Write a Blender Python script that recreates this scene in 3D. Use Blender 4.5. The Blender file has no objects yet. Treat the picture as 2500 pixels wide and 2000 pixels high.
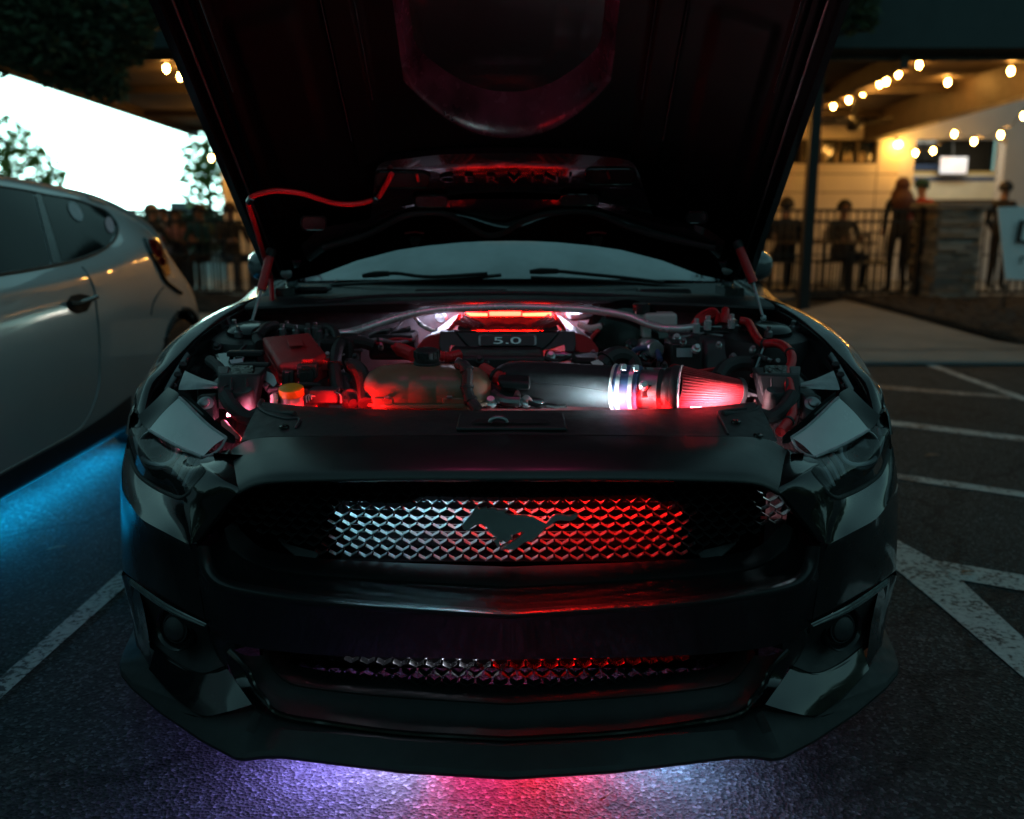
import bpy, bmesh, math, random
from mathutils import Vector, Matrix
from mathutils.bvhtree import BVHTree
random.seed(7)
R = math.radians
SC = bpy.context.scene
COL = SC.collection

# ------------------------------------------------------------------ camera
F = 2260.0                       # focal length in pixels of a 2500 px wide frame
PITCH = R(12.0)
CAM = Vector((0.007, -1.606, 1.195))
cam_data = bpy.data.cameras.new('camera')
cam_data.sensor_width = 36.0
cam_data.lens = F / 2500.0 * 36.0
cam_data.clip_start = 0.05
cam_data.clip_end = 2000.0
cam_data.dof.use_dof = True
cam_data.dof.focus_distance = 2.05
cam_data.dof.aperture_fstop = 2.2
cam = bpy.data.objects.new('camera', cam_data)
COL.objects.link(cam)
cam.location = CAM
cam.rotation_euler = (R(90) - PITCH, 0, 0)
SC.camera = cam

# ------------------------------------------------------------------ sky, sun, exposure
SUN_EL, SUN_AZ = R(3.0), R(-24.0)      # low behind the terrace, a little to the left
world = bpy.data.worlds.new('World')
SC.world = world
world.use_nodes = True
wn = world.node_tree.nodes
wl = world.node_tree.links
wn.clear()
wo = wn.new('ShaderNodeOutputWorld')
bg = wn.new('ShaderNodeBackground')
sky = wn.new('ShaderNodeTexSky')
sky.sky_type = 'NISHITA'
sky.sun_disc = False
sky.sun_elevation = SUN_EL
sky.sun_rotation = SUN_AZ
sky.altitude = 50
sky.air_density = 1.0
sky.dust_density = 1.6
sky.ozone_density = 1.0
hsv = wn.new('ShaderNodeHueSaturation')
hsv.inputs['Saturation'].default_value = 0.28
tint = wn.new('ShaderNodeMix')
tint.data_type = 'RGBA'
tint.blend_type = 'MULTIPLY'
tint.inputs['Factor'].default_value = 1.0
tint.inputs['B'].default_value = (0.47, 1.0, 1.04, 1)
wl.new(sky.outputs['Color'], hsv.inputs['Color'])
wl.new(hsv.outputs['Color'], tint.inputs['A'])
wl.new(tint.outputs['Result'], bg.inputs['Color'])
wl.new(bg.outputs['Background'], wo.inputs['Surface'])
bg.inputs['Strength'].default_value = 0.15

sun_data = bpy.data.lights.new('sun', 'SUN')
sun_data.energy = 0.10
sun_data.angle = R(3)
sun_data.color = (1.0, 0.86, 0.72)
sun = bpy.data.objects.new('sun', sun_data)
COL.objects.link(sun)
sd = Vector((math.sin(SUN_AZ) * math.cos(SUN_EL), math.cos(SUN_AZ) * math.cos(SUN_EL), math.sin(SUN_EL)))
sun.rotation_euler = sd.to_track_quat('Z', 'Y').to_euler()

SC.view_settings.view_transform = 'Standard'
SC.view_settings.look = 'None'
SC.view_settings.exposure = 0.62
SC.view_settings.gamma = 1.0
SC.view_settings.use_curve_mapping = False
SC.render.engine = 'CYCLES'
SC.cycles.use_denoising = True
SC.cycles.max_bounces = 8
SC.cycles.diffuse_bounces = 3
SC.cycles.glossy_bounces = 4
SC.cycles.transmission_bounces = 6
SC.cycles.transparent_max_bounces = 8
SC.cycles.sample_clamp_indirect = 4.0
SC.cycles.caustics_reflective = False
SC.cycles.caustics_refractive = False

# ------------------------------------------------------------------ measuring helpers
# pixels of the 2500 x 2000 photograph -> points at a known place in the scene
FW = Vector((0, math.cos(PITCH), -math.sin(PITCH)))
UP = Vector((0, math.sin(PITCH), math.cos(PITCH)))


def ray(u, v):
    return FW * F + Vector((1, 0, 0)) * (u - 1250.0) - UP * (v - 1000.0)


def P(u, v, Y):
    d = ray(u, v)
    return CAM + d * ((Y - CAM.y) / d.y)


def PZ(u, v, z):
    d = ray(u, v)
    return CAM + d * ((z - CAM.z) / d.z)


def PL(u, v, p0, n):
    d = ray(u, v)
    return CAM + d * ((p0 - CAM).dot(n) / d.dot(n))


def MX(p):
    return Vector((-p[0], p[1], p[2]))


# ------------------------------------------------------------------ curves
def catmull(pts, n=6, closed=False):
    pts = [Vector(p) for p in pts]
    m = len(pts)
    if m < 3:
        if m == 2:
            return [pts[0].lerp(pts[1], i / n) for i in range(n + 1)]
        return pts
    out = []
    segs = m if closed else m - 1
    for i in range(segs):
        p1, p2 = pts[i % m], pts[(i + 1) % m]
        p0 = pts[(i - 1) % m] if (closed or i > 0) else p1 * 2 - p2
        p3 = pts[(i + 2) % m] if (closed or i + 2 < m) else p2 * 2 - p1
        for k in range(n):
            t = k / n
            out.append(0.5 * ((2 * p1) + (p2 - p0) * t + (2 * p0 - 5 * p1 + 4 * p2 - p3) * t * t
                              + (3 * p1 - p0 - 3 * p2 + p3) * t ** 3))
    if not closed:
        out.append(pts[-1])
    return out


def resample(pts, n):
    pts = [Vector(p) for p in pts]
    L = [0.0]
    for a, b in zip(pts, pts[1:]):
        L.append(L[-1] + (b - a).length)
    out, j = [], 0
    for i in range(n):
        s = L[-1] * i / (n - 1)
        while j < len(L) - 2 and L[j + 1] < s:
            j += 1
        d = L[j + 1] - L[j]
        out.append(pts[j].lerp(pts[j + 1], 0 if d < 1e-9 else (s - L[j]) / d))
    return out


def lerp1(x, xs, ys):
    if x <= xs[0]:
        return ys[0]
    for a, b, c, d in zip(xs, xs[1:], ys, ys[1:]):
        if x <= b:
            return c + (d - c) * (x - a) / (b - a)
    return ys[-1]


# ------------------------------------------------------------------ mesh building
class MB:
    """collects faces of one mesh"""

    def __init__(self):
        self.v, self.f, self.m = [], [], []

    def add(self, vs, fs, mi=0):
        o = len(self.v)
        self.v += [tuple(p) for p in vs]
        self.f += [tuple(i + o for i in q) for q in fs]
        self.m += [mi] * len(fs)
        return self

    def grid(self, rows, closed_u=False, closed_v=False, mi=0):
        nr, nc = len(rows), len(rows[0])
        vs = [p for r in rows for p in r]
        fs = []
        for i in range(nr if closed_v else nr - 1):
            for j in range(nc if closed_u else nc - 1):
                i2, j2 = (i + 1) % nr, (j + 1) % nc
                fs.append((i * nc + j, i * nc + j2, i2 * nc + j2, i2 * nc + j))
        return self.add(vs, fs, mi)

    def box(self, c, s, rot=None, mi=0, taper=1.0):
        c = Vector(c)
        vs = []
        for z in (-.5, .5):
            for y in (-.5, .5):
                for x in (-.5, .5):
                    k = taper if z > 0 else 1.0
                    p = Vector((x * s[0] * k, y * s[1] * k, z * s[2]))
                    if rot is not None:
                        p = rot @ p
                    vs.append(c + p)
        fs = [(0, 2, 3, 1), (4, 5, 7, 6), (0, 1, 5, 4), (2, 6, 7, 3), (0, 4, 6, 2), (1, 3, 7, 5)]
        return self.add(vs, fs, mi)

    def tube(self, pts, r, n=10, cap=True, mi=0, flat=1.0, smooth=0):
        pts = [Vector(p) for p in pts]
        if smooth:
            pts = catmull(pts, smooth)
        rs = r if isinstance(r, (list, tuple)) else [r] * len(pts)
        if len(rs) != len(pts):
            rs = [lerp1(i / (len(pts) - 1), [k / (len(rs) - 1) for k in range(len(rs))], rs) for i in range(len(pts))]
        t0 = (pts[1] - pts[0]).normalized()
        ref = Vector((0, 0, 1)) if abs(t0.z) < 0.9 else Vector((1, 0, 0))
        nrm = (ref - t0 * ref.dot(t0)).normalized()
        rows = []
        for i, p in enumerate(pts):
            a = pts[max(i - 1, 0)]
            b = pts[min(i + 1, len(pts) - 1)]
            t = (b - a).normalized()
            nrm = (nrm - t * nrm.dot(t)).normalized()
            bn = t.cross(nrm)
            rows.append([p + (nrm * math.cos(k * 2 * math.pi / n) * flat + bn * math.sin(k * 2 * math.pi / n)) * rs[i]
                         for k in range(n)])
        self.grid(rows, closed_u=True, mi=mi)
        if cap:
            for row, fl in ((rows[0], False), (rows[-1], True)):
                idx = list(range(n))
                self.add(row, [tuple(idx if fl else idx[::-1])], mi)
        return self

    def lathe(self, prof, o, axis=(0, 0, 1), n=24, mi=0, ref=None):
        ax = Vector(axis).normalized()
        rf = Vector(ref) if ref is not None else (Vector((1, 0, 0)) if abs(ax.x) < 0.9 else Vector((0, 0, 1)))
        e1 = (rf - ax * rf.dot(ax)).normalized()
        e2 = ax.cross(e1)
        o = Vector(o)
        rows = []
        for r, h in prof:
            rows.append([o + ax * h + (e1 * math.cos(k * 2 * math.pi / n) + e2 * math.sin(k * 2 * math.pi / n)) * max(r, 1e-5)
                         for k in range(n)])
        return self.grid(rows, closed_u=True, mi=mi)

    def prism(self, poly, vec, mi=0):
        poly = [Vector(p) for p in poly]
        vec = Vector(vec)
        n = len(poly)
        vs = poly + [p + vec for p in poly]
        fs = [tuple(range(n))[::-1], tuple(range(n, 2 * n))]
        for i in range(n):
            j = (i + 1) % n
            fs.append((i, j, n + j, n + i))
        return self.add(vs, fs, mi)

    def mirror(self):
        """append the copy mirrored in x"""
        o = len(self.v)
        self.v += [(-x, y, z) for x, y, z in self.v]
        self.f += [tuple(i + o for i in q[::-1]) for q in self.f]
        self.m += list(self.m)
        return self

    def mirrored(self):
        b = MB()
        b.v = [(-x, y, z) for x, y, z in self.v]
        b.f = [q[::-1] for q in self.f]
        b.m = list(self.m)
        return b

    def mesh(self, name, mats, smooth=True, angle=35):
        me = bpy.data.meshes.new(name)
        me.from_pydata([tuple(p) for p in self.v], [], self.f)
        for m in mats if isinstance(mats, (list, tuple)) else [mats]:
            me.materials.append(m)
        if any(self.m):
            me.polygons.foreach_set('material_index', self.m)
        bm = bmesh.new()
        bm.from_mesh(me)
        bmesh.ops.remove_doubles(bm, verts=bm.verts, dist=1e-5)
        bmesh.ops.recalc_face_normals(bm, faces=bm.faces)
        bm.to_mesh(me)
        bm.free()
        if smooth:
            me.polygons.foreach_set('use_smooth', [True] * len(me.polygons))
            me.set_sharp_from_angle(angle=R(angle))
        me.update()
        return me

    def build(self, name, mats, parent=None, smooth=True, angle=35, bevel=0.0, seg=2, solid=0.0, subsurf=0, label=None):
        o = bpy.data.objects.new(name, self.mesh(name, mats, smooth, angle))
        COL.objects.link(o)
        if parent is not None:
            link_child(o, parent)
        if solid:
            m = o.modifiers.new('s', 'SOLIDIFY')
            m.thickness = solid
            m.offset = -1
        if subsurf:
            m = o.modifiers.new('u', 'SUBSURF')
            m.levels = m.render_levels = subsurf
        if bevel:
            m = o.modifiers.new('b', 'BEVEL')
            m.width = bevel
            m.segments = seg
            m.limit_method = 'ANGLE'
            m.angle_limit = R(30)
            m.harden_normals = False
        if label:
            o['label'] = label
        return o


def link_child(o, parent):
    o.parent = parent
    o.matrix_parent_inverse = Matrix.Translation(-full_loc(parent))


def full_loc(o):
    v = Vector(o.location)
    p = o.parent
    # every ancestor here is unrotated or places its children itself
    while p is not None:
        v = v + Vector(p.location) + o.matrix_parent_inverse.translation
        o, p = p, p.parent
    return v


def empty(name, loc=(0, 0, 0)):
    o = bpy.data.objects.new(name, None)
    o.empty_display_size = 0.2
    COL.objects.link(o)
    o.location = loc
    return o


def tag(o, label=None, cat=None, group=None, kind=None):
    if label:
        o['label'] = label
    if cat:
        o['category'] = cat
    if group:
        o['group'] = group
    if kind:
        o['kind'] = kind
    return o


def inst(me, name, parent, loc=(0, 0, 0), rot=(0, 0, 0), scale=(1, 1, 1)):
    """another piece that shares its mesh; loc in world space"""
    o = bpy.data.objects.new(name, me)
    COL.objects.link(o)
    o.location = loc
    o.rotation_euler = rot
    o.scale = scale
    if parent is not None:
        link_child(o, parent)
    return o


def text_mesh(txt, size, depth, bevel=0.0):
    cu = bpy.data.curves.new('t', 'FONT')
    cu.body = txt
    cu.size = size
    cu.extrude = depth
    cu.bevel_depth = bevel
    cu.align_x = 'CENTER'
    cu.align_y = 'CENTER'
    ob = bpy.data.objects.new('t', cu)
    COL.objects.link(ob)
    dg = bpy.context.evaluated_depsgraph_get()
    me = bpy.data.meshes.new_from_object(ob.evaluated_get(dg))
    bpy.data.objects.remove(ob)
    return me


def bvh_of(obs):
    vs, fs = [], []
    for o in obs:
        k = len(vs)
        vs += [v.co.copy() for v in o.data.vertices]
        fs += [tuple(i + k for i in p.vertices) for p in o.data.polygons]
    return BVHTree.FromPolygons(vs, fs)


def hit(bvh, u, v, off=0.0):
    d = ray(u, v).normalized()
    loc, nrm, i, dist = bvh.ray_cast(CAM, d)
    if loc is None:
        return None
    if nrm.dot(d) > 0:
        nrm = -nrm
    return loc + nrm * off
# ------------------------------------------------------------------ materials
def new_mat(name):
    m = bpy.data.materials.new(name)
    m.use_nodes = True
    nt = m.node_tree
    return m, nt, nt.nodes['Principled BSDF']


def noise_node(nt, scale, detail=4, rough=0.55, coord='Object', vec=None):
    tc = nt.nodes.new('ShaderNodeTexCoord')
    n = nt.nodes.new('ShaderNodeTexNoise')
    n.inputs['Scale'].default_value = scale
    n.inputs['Detail'].default_value = detail
    n.inputs['Roughness'].default_value = rough
    if vec is not None:
        mp = nt.nodes.new('ShaderNodeMapping')
        mp.inputs['Scale'].default_value = vec
        nt.links.new(tc.outputs[coord], mp.inputs['Vector'])
        nt.links.new(mp.outputs['Vector'], n.inputs['Vector'])
    else:
        nt.links.new(tc.outputs[coord], n.inputs['Vector'])
    return n


def ramp(nt, src, stops):
    r = nt.nodes.new('ShaderNodeValToRGB')
    e = r.color_ramp.elements
    while len(e) < len(stops):
        e.new(0.5)
    for k, (p, c) in enumerate(stops):
        e[k].position = p
        e[k].color = (*c, 1) if len(c) == 3 else c
    nt.links.new(src, r.inputs['Fac'])
    return r


def bump(nt, b, src, strength, dist=0.01):
    bp = nt.nodes.new('ShaderNodeBump')
    bp.inputs['Strength'].default_value = strength
    bp.inputs['Distance'].default_value = dist
    nt.links.new(src, bp.inputs['Height'])
    nt.links.new(bp.outputs['Normal'], b.inputs['Normal'])
    return bp


def mat(name, col, rough=0.5, metal=0.0, coat=0.0, coat_r=0.05, var=0.25, vscale=8.0, bump_s=0.0, bump_scale=200.0,
        rvar=0.12, spec=0.5, bump_d=0.002):
    m, nt, b = new_mat(name)
    n = noise_node(nt, vscale)
    lo = tuple(c * (1 - var) for c in col)
    hi = tuple(min(1, c * (1 + var)) for c in col)
    r = ramp(nt, n.outputs['Fac'], [(0.3, lo), (0.7, hi)])
    nt.links.new(r.outputs['Color'], b.inputs['Base Color'])
    rr = nt.nodes.new('ShaderNodeMapRange')
    rr.inputs['From Min'].default_value = 0.3
    rr.inputs['From Max'].default_value = 0.7
    rr.inputs['To Min'].default_value = max(0.02, rough - rvar * rough)
    rr.inputs['To Max'].default_value = min(1, rough + rvar * rough)
    n2 = noise_node(nt, vscale * 3.1)
    nt.links.new(n2.outputs['Fac'], rr.inputs['Value'])
    nt.links.new(rr.outputs['Result'], b.inputs['Roughness'])
    b.inputs['Metallic'].default_value = metal
    b.inputs['Coat Weight'].default_value = coat
    b.inputs['Coat Roughness'].default_value = coat_r
    b.inputs['Specular IOR Level'].default_value = spec
    if bump_s:
        n3 = noise_node(nt, bump_scale, 3)
        bump(nt, b, n3.outputs['Fac'], bump_s, bump_d)
    return m


def emit(name, col, strength):
    m, nt, b = new_mat(name)
    b.inputs['Base Color'].default_value = (*[min(1, c) * 0.5 for c in col], 1)
    b.inputs['Emission Color'].default_value = (*col, 1)
    b.inputs['Emission Strength'].default_value = strength
    return m


M = {}
M['paint'] = mat('black_paint', (0.004, 0.0045, 0.005), 0.30, coat=1.0, coat_r=0.085, var=0.15, spec=.15)
M['paint_satin'] = mat('black_paint_dusty', (0.009, 0.0105, 0.0115), 0.40, coat=0.25, coat_r=0.25, var=0.2, vscale=5, bump_s=0.05, bump_scale=900, bump_d=0.0006)
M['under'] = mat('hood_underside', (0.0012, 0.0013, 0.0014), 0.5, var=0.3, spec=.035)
M['pocket_gloss'] = mat('hood_pocket', (0.030, 0.010, 0.017), 0.26, var=.7, vscale=9, spec=.30)  # pink sheen of the lights put into the base colour
M['plastic'] = mat('black_plastic', (0.016, 0.018, 0.019), 0.55, var=0.25, vscale=14, bump_s=0.25, bump_scale=1400, bump_d=0.0006)
M['plastic_g'] = mat('grey_plastic', (0.035, 0.037, 0.040), 0.5, var=0.25, vscale=14, bump_s=0.25, bump_scale=1400, bump_d=0.0006)
M['plastic_gloss'] = mat('gloss_plastic', (0.008, 0.009, 0.0095), 0.14, var=0.2)
M['dark'] = mat('dark_void', (0.003, 0.003, 0.0032), 0.7, var=0.2)
M['rubber'] = mat('rubber', (0.02, 0.021, 0.022), 0.62, var=0.2, bump_s=0.2, bump_scale=600)
M['splitter'] = mat('splitter_plastic', (0.018, 0.020, 0.021), 0.6, var=0.22, vscale=9, bump_s=0.2, bump_scale=1200, bump_d=0.0006)
M['metal'] = mat('polished_metal', (0.78, 0.80, 0.82), 0.26, metal=.5, var=0.08)
M['metal_d'] = mat('dull_metal', (0.30, 0.31, 0.32), 0.42, metal=0.9, var=0.2, vscale=30)
M['metal_dark'] = mat('dark_chrome', (0.20, 0.21, 0.22), 0.22, metal=1.0, var=0.15)
M['emblem'] = mat('emblem_chrome', (0.34, 0.37, 0.37), 0.36, metal=.35, var=0.15)
M['steel_g'] = mat('firewall_paint', (0.10, 0.10, 0.11), 0.45, var=0.3, vscale=25, bump_s=0.25, bump_scale=60)
M['red_plastic'] = mat('red_plastic', (0.36, 0.016, 0.020), 0.5, var=0.18, vscale=12, bump_s=0.25, bump_scale=900, bump_d=0.0006)
M['red_hose'] = mat('red_hose', (0.58, 0.014, 0.020), 0.42, var=0.15)
M['red_filter'] = mat('filter_gauze', (0.50, 0.02, 0.03), 0.6, var=0.25, vscale=60, bump_s=0.6, bump_scale=500)
M['tank'] = None
M['yellow'] = mat('yellow_cap', (0.80, 0.36, 0.02), 0.45, var=0.1)
M['white_pl'] = mat('white_plastic', (0.70, 0.68, 0.66), 0.4, var=0.08)
M['blue_sil'] = mat('blue_silicone', (0.05, 0.09, 0.20), 0.4, var=0.15)
M['led_red'] = emit('led_red', (1.0, 0.005, 0.002), 150)
M['led_pink'] = emit('led_pink', (1.0, 0.04, 0.20), 430)
M['led_white'] = emit('led_white', (0.66, 0.50, 1.0), 330)
M['led_cyan'] = emit('led_cyan', (0.50, 0.86, 1.0), 60)
M['led_purple'] = emit('led_purple', (0.34, 0.24, 1.0), 330)
M['led_blue'] = emit('led_blue', (0.0, 0.40, 0.85), 15)

# translucent expansion tank
m, nt, b = new_mat('coolant_tank')
n = noise_node(nt, 12)
r = ramp(nt, n.outputs['Fac'], [(0.3, (0.21, 0.115, 0.070)), (0.7, (0.27, 0.165, 0.105))])
nt.links.new(r.outputs['Color'], b.inputs['Base Color'])
b.inputs['Roughness'].default_value = 0.34
b.inputs['Subsurface Weight'].default_value = 0.35
b.inputs['Subsurface Radius'].default_value = (0.05, 0.02, 0.012)
b.inputs['Subsurface Scale'].default_value = 0.4
n2 = noise_node(nt, 500, 2)
bump(nt, b, n2.outputs['Fac'], 0.15, 0.001)
M['tank'] = m


def glass(name, col=(1, 1, 1), rough=0.02, trans=1.0, ior=1.45):
    m, nt, b = new_mat(name)
    b.inputs['Base Color'].default_value = (*col, 1)
    b.inputs['Roughness'].default_value = rough
    b.inputs['Transmission Weight'].default_value = trans
    b.inputs['IOR'].default_value = ior
    return m


def thin_glass(name, tintc, refl_rough=0.02, ior=1.5, veil=0.0):
    """single sheet: mirror of the surroundings by angle, the rest passes through tinted"""
    m = bpy.data.materials.new(name)
    m.use_nodes = True
    nt = m.node_tree
    nt.nodes.clear()
    o = nt.nodes.new('ShaderNodeOutputMaterial')
    g = nt.nodes.new('ShaderNodeBsdfGlossy')
    g.inputs['Roughness'].default_value = refl_rough
    t = nt.nodes.new('ShaderNodeBsdfTransparent')
    t.inputs['Color'].default_value = (*tintc, 1)
    fr = nt.nodes.new('ShaderNodeFresnel')
    fr.inputs['IOR'].default_value = ior
    mx = nt.nodes.new('ShaderNodeMixShader')
    nt.links.new(fr.outputs['Fac'], mx.inputs['Fac'])
    nt.links.new(t.outputs['BSDF'], mx.inputs[1])
    nt.links.new(g.outputs['BSDF'], mx.inputs[2])
    last = mx
    if veil:
        d = nt.nodes.new('ShaderNodeBsdfDiffuse')
        d.inputs['Color'].default_value = (0.74, 0.82, 0.84, 1)
        n = noise_node(nt, 6)
        mr = nt.nodes.new('ShaderNodeMapRange')
        mr.inputs['To Min'].default_value = veil * 0.6
        mr.inputs['To Max'].default_value = veil * 1.4
        nt.links.new(n.outputs['Fac'], mr.inputs['Value'])
        mx2 = nt.nodes.new('ShaderNodeMixShader')
        nt.links.new(mr.outputs['Result'], mx2.inputs['Fac'])
        nt.links.new(mx.outputs['Shader'], mx2.inputs[1])
        nt.links.new(d.outputs['BSDF'], mx2.inputs[2])
        last = mx2
    nt.links.new(last.outputs['Shader'], o.inputs['Surface'])
    return m


M['windshield'] = thin_glass('windshield_glass', (0.75, 0.82, 0.82), 0.04, 2.1, veil=0.58)  # pale diffuse layer stands in for sky reflected in the windshield
M['lens'] = thin_glass('lamp_lens', (0.9, 0.93, 0.95), 0.02, 1.5, veil=0.012)
M['tinted'] = thin_glass('tinted_glass', (0.10, 0.11, 0.11), 0.02, 1.5)

# asphalt
m, nt, b = new_mat('asphalt')
tc = nt.nodes.new('ShaderNodeTexCoord')
vor = nt.nodes.new('ShaderNodeTexVoronoi')
vor.inputs['Scale'].default_value = 125
vor.inputs['Randomness'].default_value = 1.0
nt.links.new(tc.outputs['Object'], vor.inputs['Vector'])
big = noise_node(nt, 0.9, 5)
fine = noise_node(nt, 260, 3, 0.7)
mid = noise_node(nt, 34, 4)
r1 = ramp(nt, big.outputs['Fac'], [(0.3, (0.027, 0.032, 0.034)), (0.7, (0.047, 0.053, 0.055))])
r2 = ramp(nt, vor.outputs['Color'], [(0.15, (0.35, 0.36, 0.36)), (0.62, (0.95, 0.97, 0.97)), (0.76, (1.6, 1.65, 1.65)), (0.88, (2.9, 3.0, 3.0))])
mul = nt.nodes.new('ShaderNodeMix')
mul.data_type = 'RGBA'
mul.blend_type = 'MULTIPLY'
mul.inputs['Factor'].default_value = 0.9
nt.links.new(r1.outputs['Color'], mul.inputs['A'])
nt.links.new(r2.outputs['Color'], mul.inputs['B'])
wob = noise_node(nt, 2.2, 4)
wv = nt.nodes.new('ShaderNodeVectorMath')
wv.operation = 'MULTIPLY_ADD'
nt.links.new(wob.outputs['Color'], wv.inputs[0])
wv.inputs[1].default_value = (.55, .55, .55)
nt.links.new(tc.outputs['Object'], wv.inputs[2])
crk = nt.nodes.new('ShaderNodeTexVoronoi')
crk.feature = 'DISTANCE_TO_EDGE'
crk.inputs['Scale'].default_value = 0.55
nt.links.new(wv.outputs['Vector'], crk.inputs['Vector'])
cr = ramp(nt, crk.outputs['Distance'], [(0.0, (.30, .30, .30)), (0.004, (.45, .45, .45)), (0.012, (1, 1, 1))])
mulc = nt.nodes.new('ShaderNodeMix')
mulc.data_type = 'RGBA'
mulc.blend_type = 'MULTIPLY'
mulc.inputs['Factor'].default_value = 0.8
nt.links.new(mul.outputs['Result'], mulc.inputs['A'])
nt.links.new(cr.outputs['Color'], mulc.inputs['B'])
oil = noise_node(nt, 1.7, 3)
orr = ramp(nt, oil.outputs['Fac'], [(0.30, (.55, .55, .55)), (0.42, (1, 1, 1)), (0.62, (1, 1, 1)), (0.72, (1.25, 1.22, 1.2))])
mulo = nt.nodes.new('ShaderNodeMix')
mulo.data_type = 'RGBA'
mulo.blend_type = 'MULTIPLY'
mulo.inputs['Factor'].default_value = 1.0
nt.links.new(mulc.outputs['Result'], mulo.inputs['A'])
nt.links.new(orr.outputs['Color'], mulo.inputs['B'])
mul = mulo
nt.links.new(mul.outputs['Result'], b.inputs['Base Color'])
b.inputs['Roughness'].default_value = 0.82
b.inputs['Specular IOR Level'].default_value = 0.25
ad = nt.nodes.new('ShaderNodeMath')
ad.operation = 'MULTIPLY_ADD'
nt.links.new(fine.outputs['Fac'], ad.inputs[0])
ad.inputs[1].default_value = 0.5
nt.links.new(vor.outputs['Distance'], ad.inputs[2])
ad2 = nt.nodes.new('ShaderNodeMath')
ad2.operation = 'MULTIPLY_ADD'
nt.links.new(mid.outputs['Fac'], ad2.inputs[0])
ad2.inputs[1].default_value = 0.6
nt.links.new(ad.outputs['Value'], ad2.inputs[2])
bump(nt, b, ad2.outputs['Value'], 1.0, 0.006)
M['asphalt'] = m

# worn line paint
m, nt, b = new_mat('line_paint')
n1 = noise_node(nt, 55, 5, 0.7)
n2 = noise_node(nt, 7, 4)
ma = nt.nodes.new('ShaderNodeMath')
ma.operation = 'MULTIPLY_ADD'
nt.links.new(n2.outputs['Fac'], ma.inputs[0])
ma.inputs[1].default_value = 0.55
nt.links.new(n1.outputs['Fac'], ma.inputs[2])
r1 = ramp(nt, ma.outputs['Value'], [(0.68, (0.045, 0.045, 0.045)), (0.76, (0.36, 0.37, 0.37)), (1.0, (0.50, 0.52, 0.52))])
nt.links.new(r1.outputs['Color'], b.inputs['Base Color'])
b.inputs['Roughness'].default_value = 0.7
bump(nt, b, ma.outputs['Value'], 0.5, 0.004)
M['line'] = m
m = m.copy()
m.name = 'line_paint_faded'
for e, p in zip([x for x in m.node_tree.nodes if x.type == 'VALTORGB'][0].color_ramp.elements, (0.74, 0.90, 1.0)):
    e.position = p
M['line_faded'] = m

M['concrete'] = mat('concrete', (0.20, 0.205, 0.20), 0.85, var=0.16, vscale=1.6, bump_s=0.35, bump_scale=90, bump_d=0.004)
M['mulch'] = mat('mulch', (0.026, 0.022, 0.019), 0.95, var=0.6, vscale=18, bump_s=1.0, bump_scale=26, bump_d=0.05)
M['iron'] = mat('black_iron', (0.012, 0.013, 0.013), 0.45, var=0.3, vscale=20)
M['fascia'] = mat('green_metal', (0.028, 0.045, 0.047), 0.6, var=0.08, vscale=2)
M['deck'] = mat('steel_deck', (0.13, 0.10, 0.07), 0.55, var=0.2, vscale=3)
M['beam'] = mat('brown_beam', (0.05, 0.034, 0.022), 0.6, var=0.25, vscale=4)
M['stucco'] = mat('stucco', (0.72, 0.66, 0.56), 0.9, var=0.06, vscale=3, bump_s=0.2, bump_scale=60)
M['white_wall'] = mat('white_wall', (0.60, 0.62, 0.64), 0.85, var=0.06, vscale=2)
M['cream'] = mat('cream_panel', (0.66, 0.62, 0.48), 0.6, var=0.05)
M['blue_stripe'] = mat('blue_stripe', (0.03, 0.07, 0.18), 0.6, var=0.1)
M['yellow_stripe'] = mat('yellow_stripe', (0.45, 0.34, 0.13), 0.6, var=0.1)
M['glass_dark'] = mat('dark_pane', (0.012, 0.012, 0.010), 0.08, var=0.2)
M['bulb'] = emit('bulb', (1.0, 0.45, 0.085), 140)
M['lampglow'] = emit('lamp_glow', (1.0, 0.50, 0.07), 45)
M['silver'] = mat('warm_silver_paint', (0.56, 0.57, 0.585), 0.36, metal=0.15, coat=1.0, coat_r=0.02, var=0.06, vscale=2)
M['white_car'] = mat('white_paint', (0.62, 0.63, 0.64), 0.3, coat=1.0, coat_r=0.05, var=0.04)
M['red_lens'] = mat('red_lens', (0.30, 0.008, 0.010), 0.08, coat=1.0, coat_r=0.02, var=0.2)
M['sticker'] = mat('sticker_grey', (0.42, 0.46, 0.50), 0.5, var=0.12, vscale=30)
M['sticker_p'] = mat('sticker_pink', (0.52, 0.38, 0.44), 0.5, var=0.12, vscale=30)
M['skin'] = mat('skin', (0.36, 0.20, 0.14), 0.6, var=0.12)
M['skin_d'] = mat('skin_tan', (0.22, 0.12, 0.08), 0.6, var=0.12)
M['bark'] = mat('bark', (0.05, 0.036, 0.026), 0.9, var=0.4, vscale=20, bump_s=0.8, bump_scale=30, bump_d=0.02)


def leaf_mat(name, col):
    m, nt, b = new_mat(name)
    oi = nt.nodes.new('ShaderNodeNewGeometry')
    r = ramp(nt, oi.outputs['Random Per Island'], [(0.0, tuple(c * 0.55 for c in col)), (1.0, tuple(c * 1.5 for c in col))])
    nt.links.new(r.outputs['Color'], b.inputs['Base Color'])
    b.inputs['Roughness'].default_value = 0.6
    tr = nt.nodes.new('ShaderNodeBsdfTranslucent')
    nt.links.new(r.outputs['Color'], tr.inputs['Color'])
    mx = nt.nodes.new('ShaderNodeMixShader')
    mx.inputs['Fac'].default_value = 0.3
    nt.links.new(b.outputs['BSDF'], mx.inputs[1])
    nt.links.new(tr.outputs['BSDF'], mx.inputs[2])
    nt.links.new(mx.outputs['Shader'], nt.nodes['Material Output'].inputs['Surface'])
    return m


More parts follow.
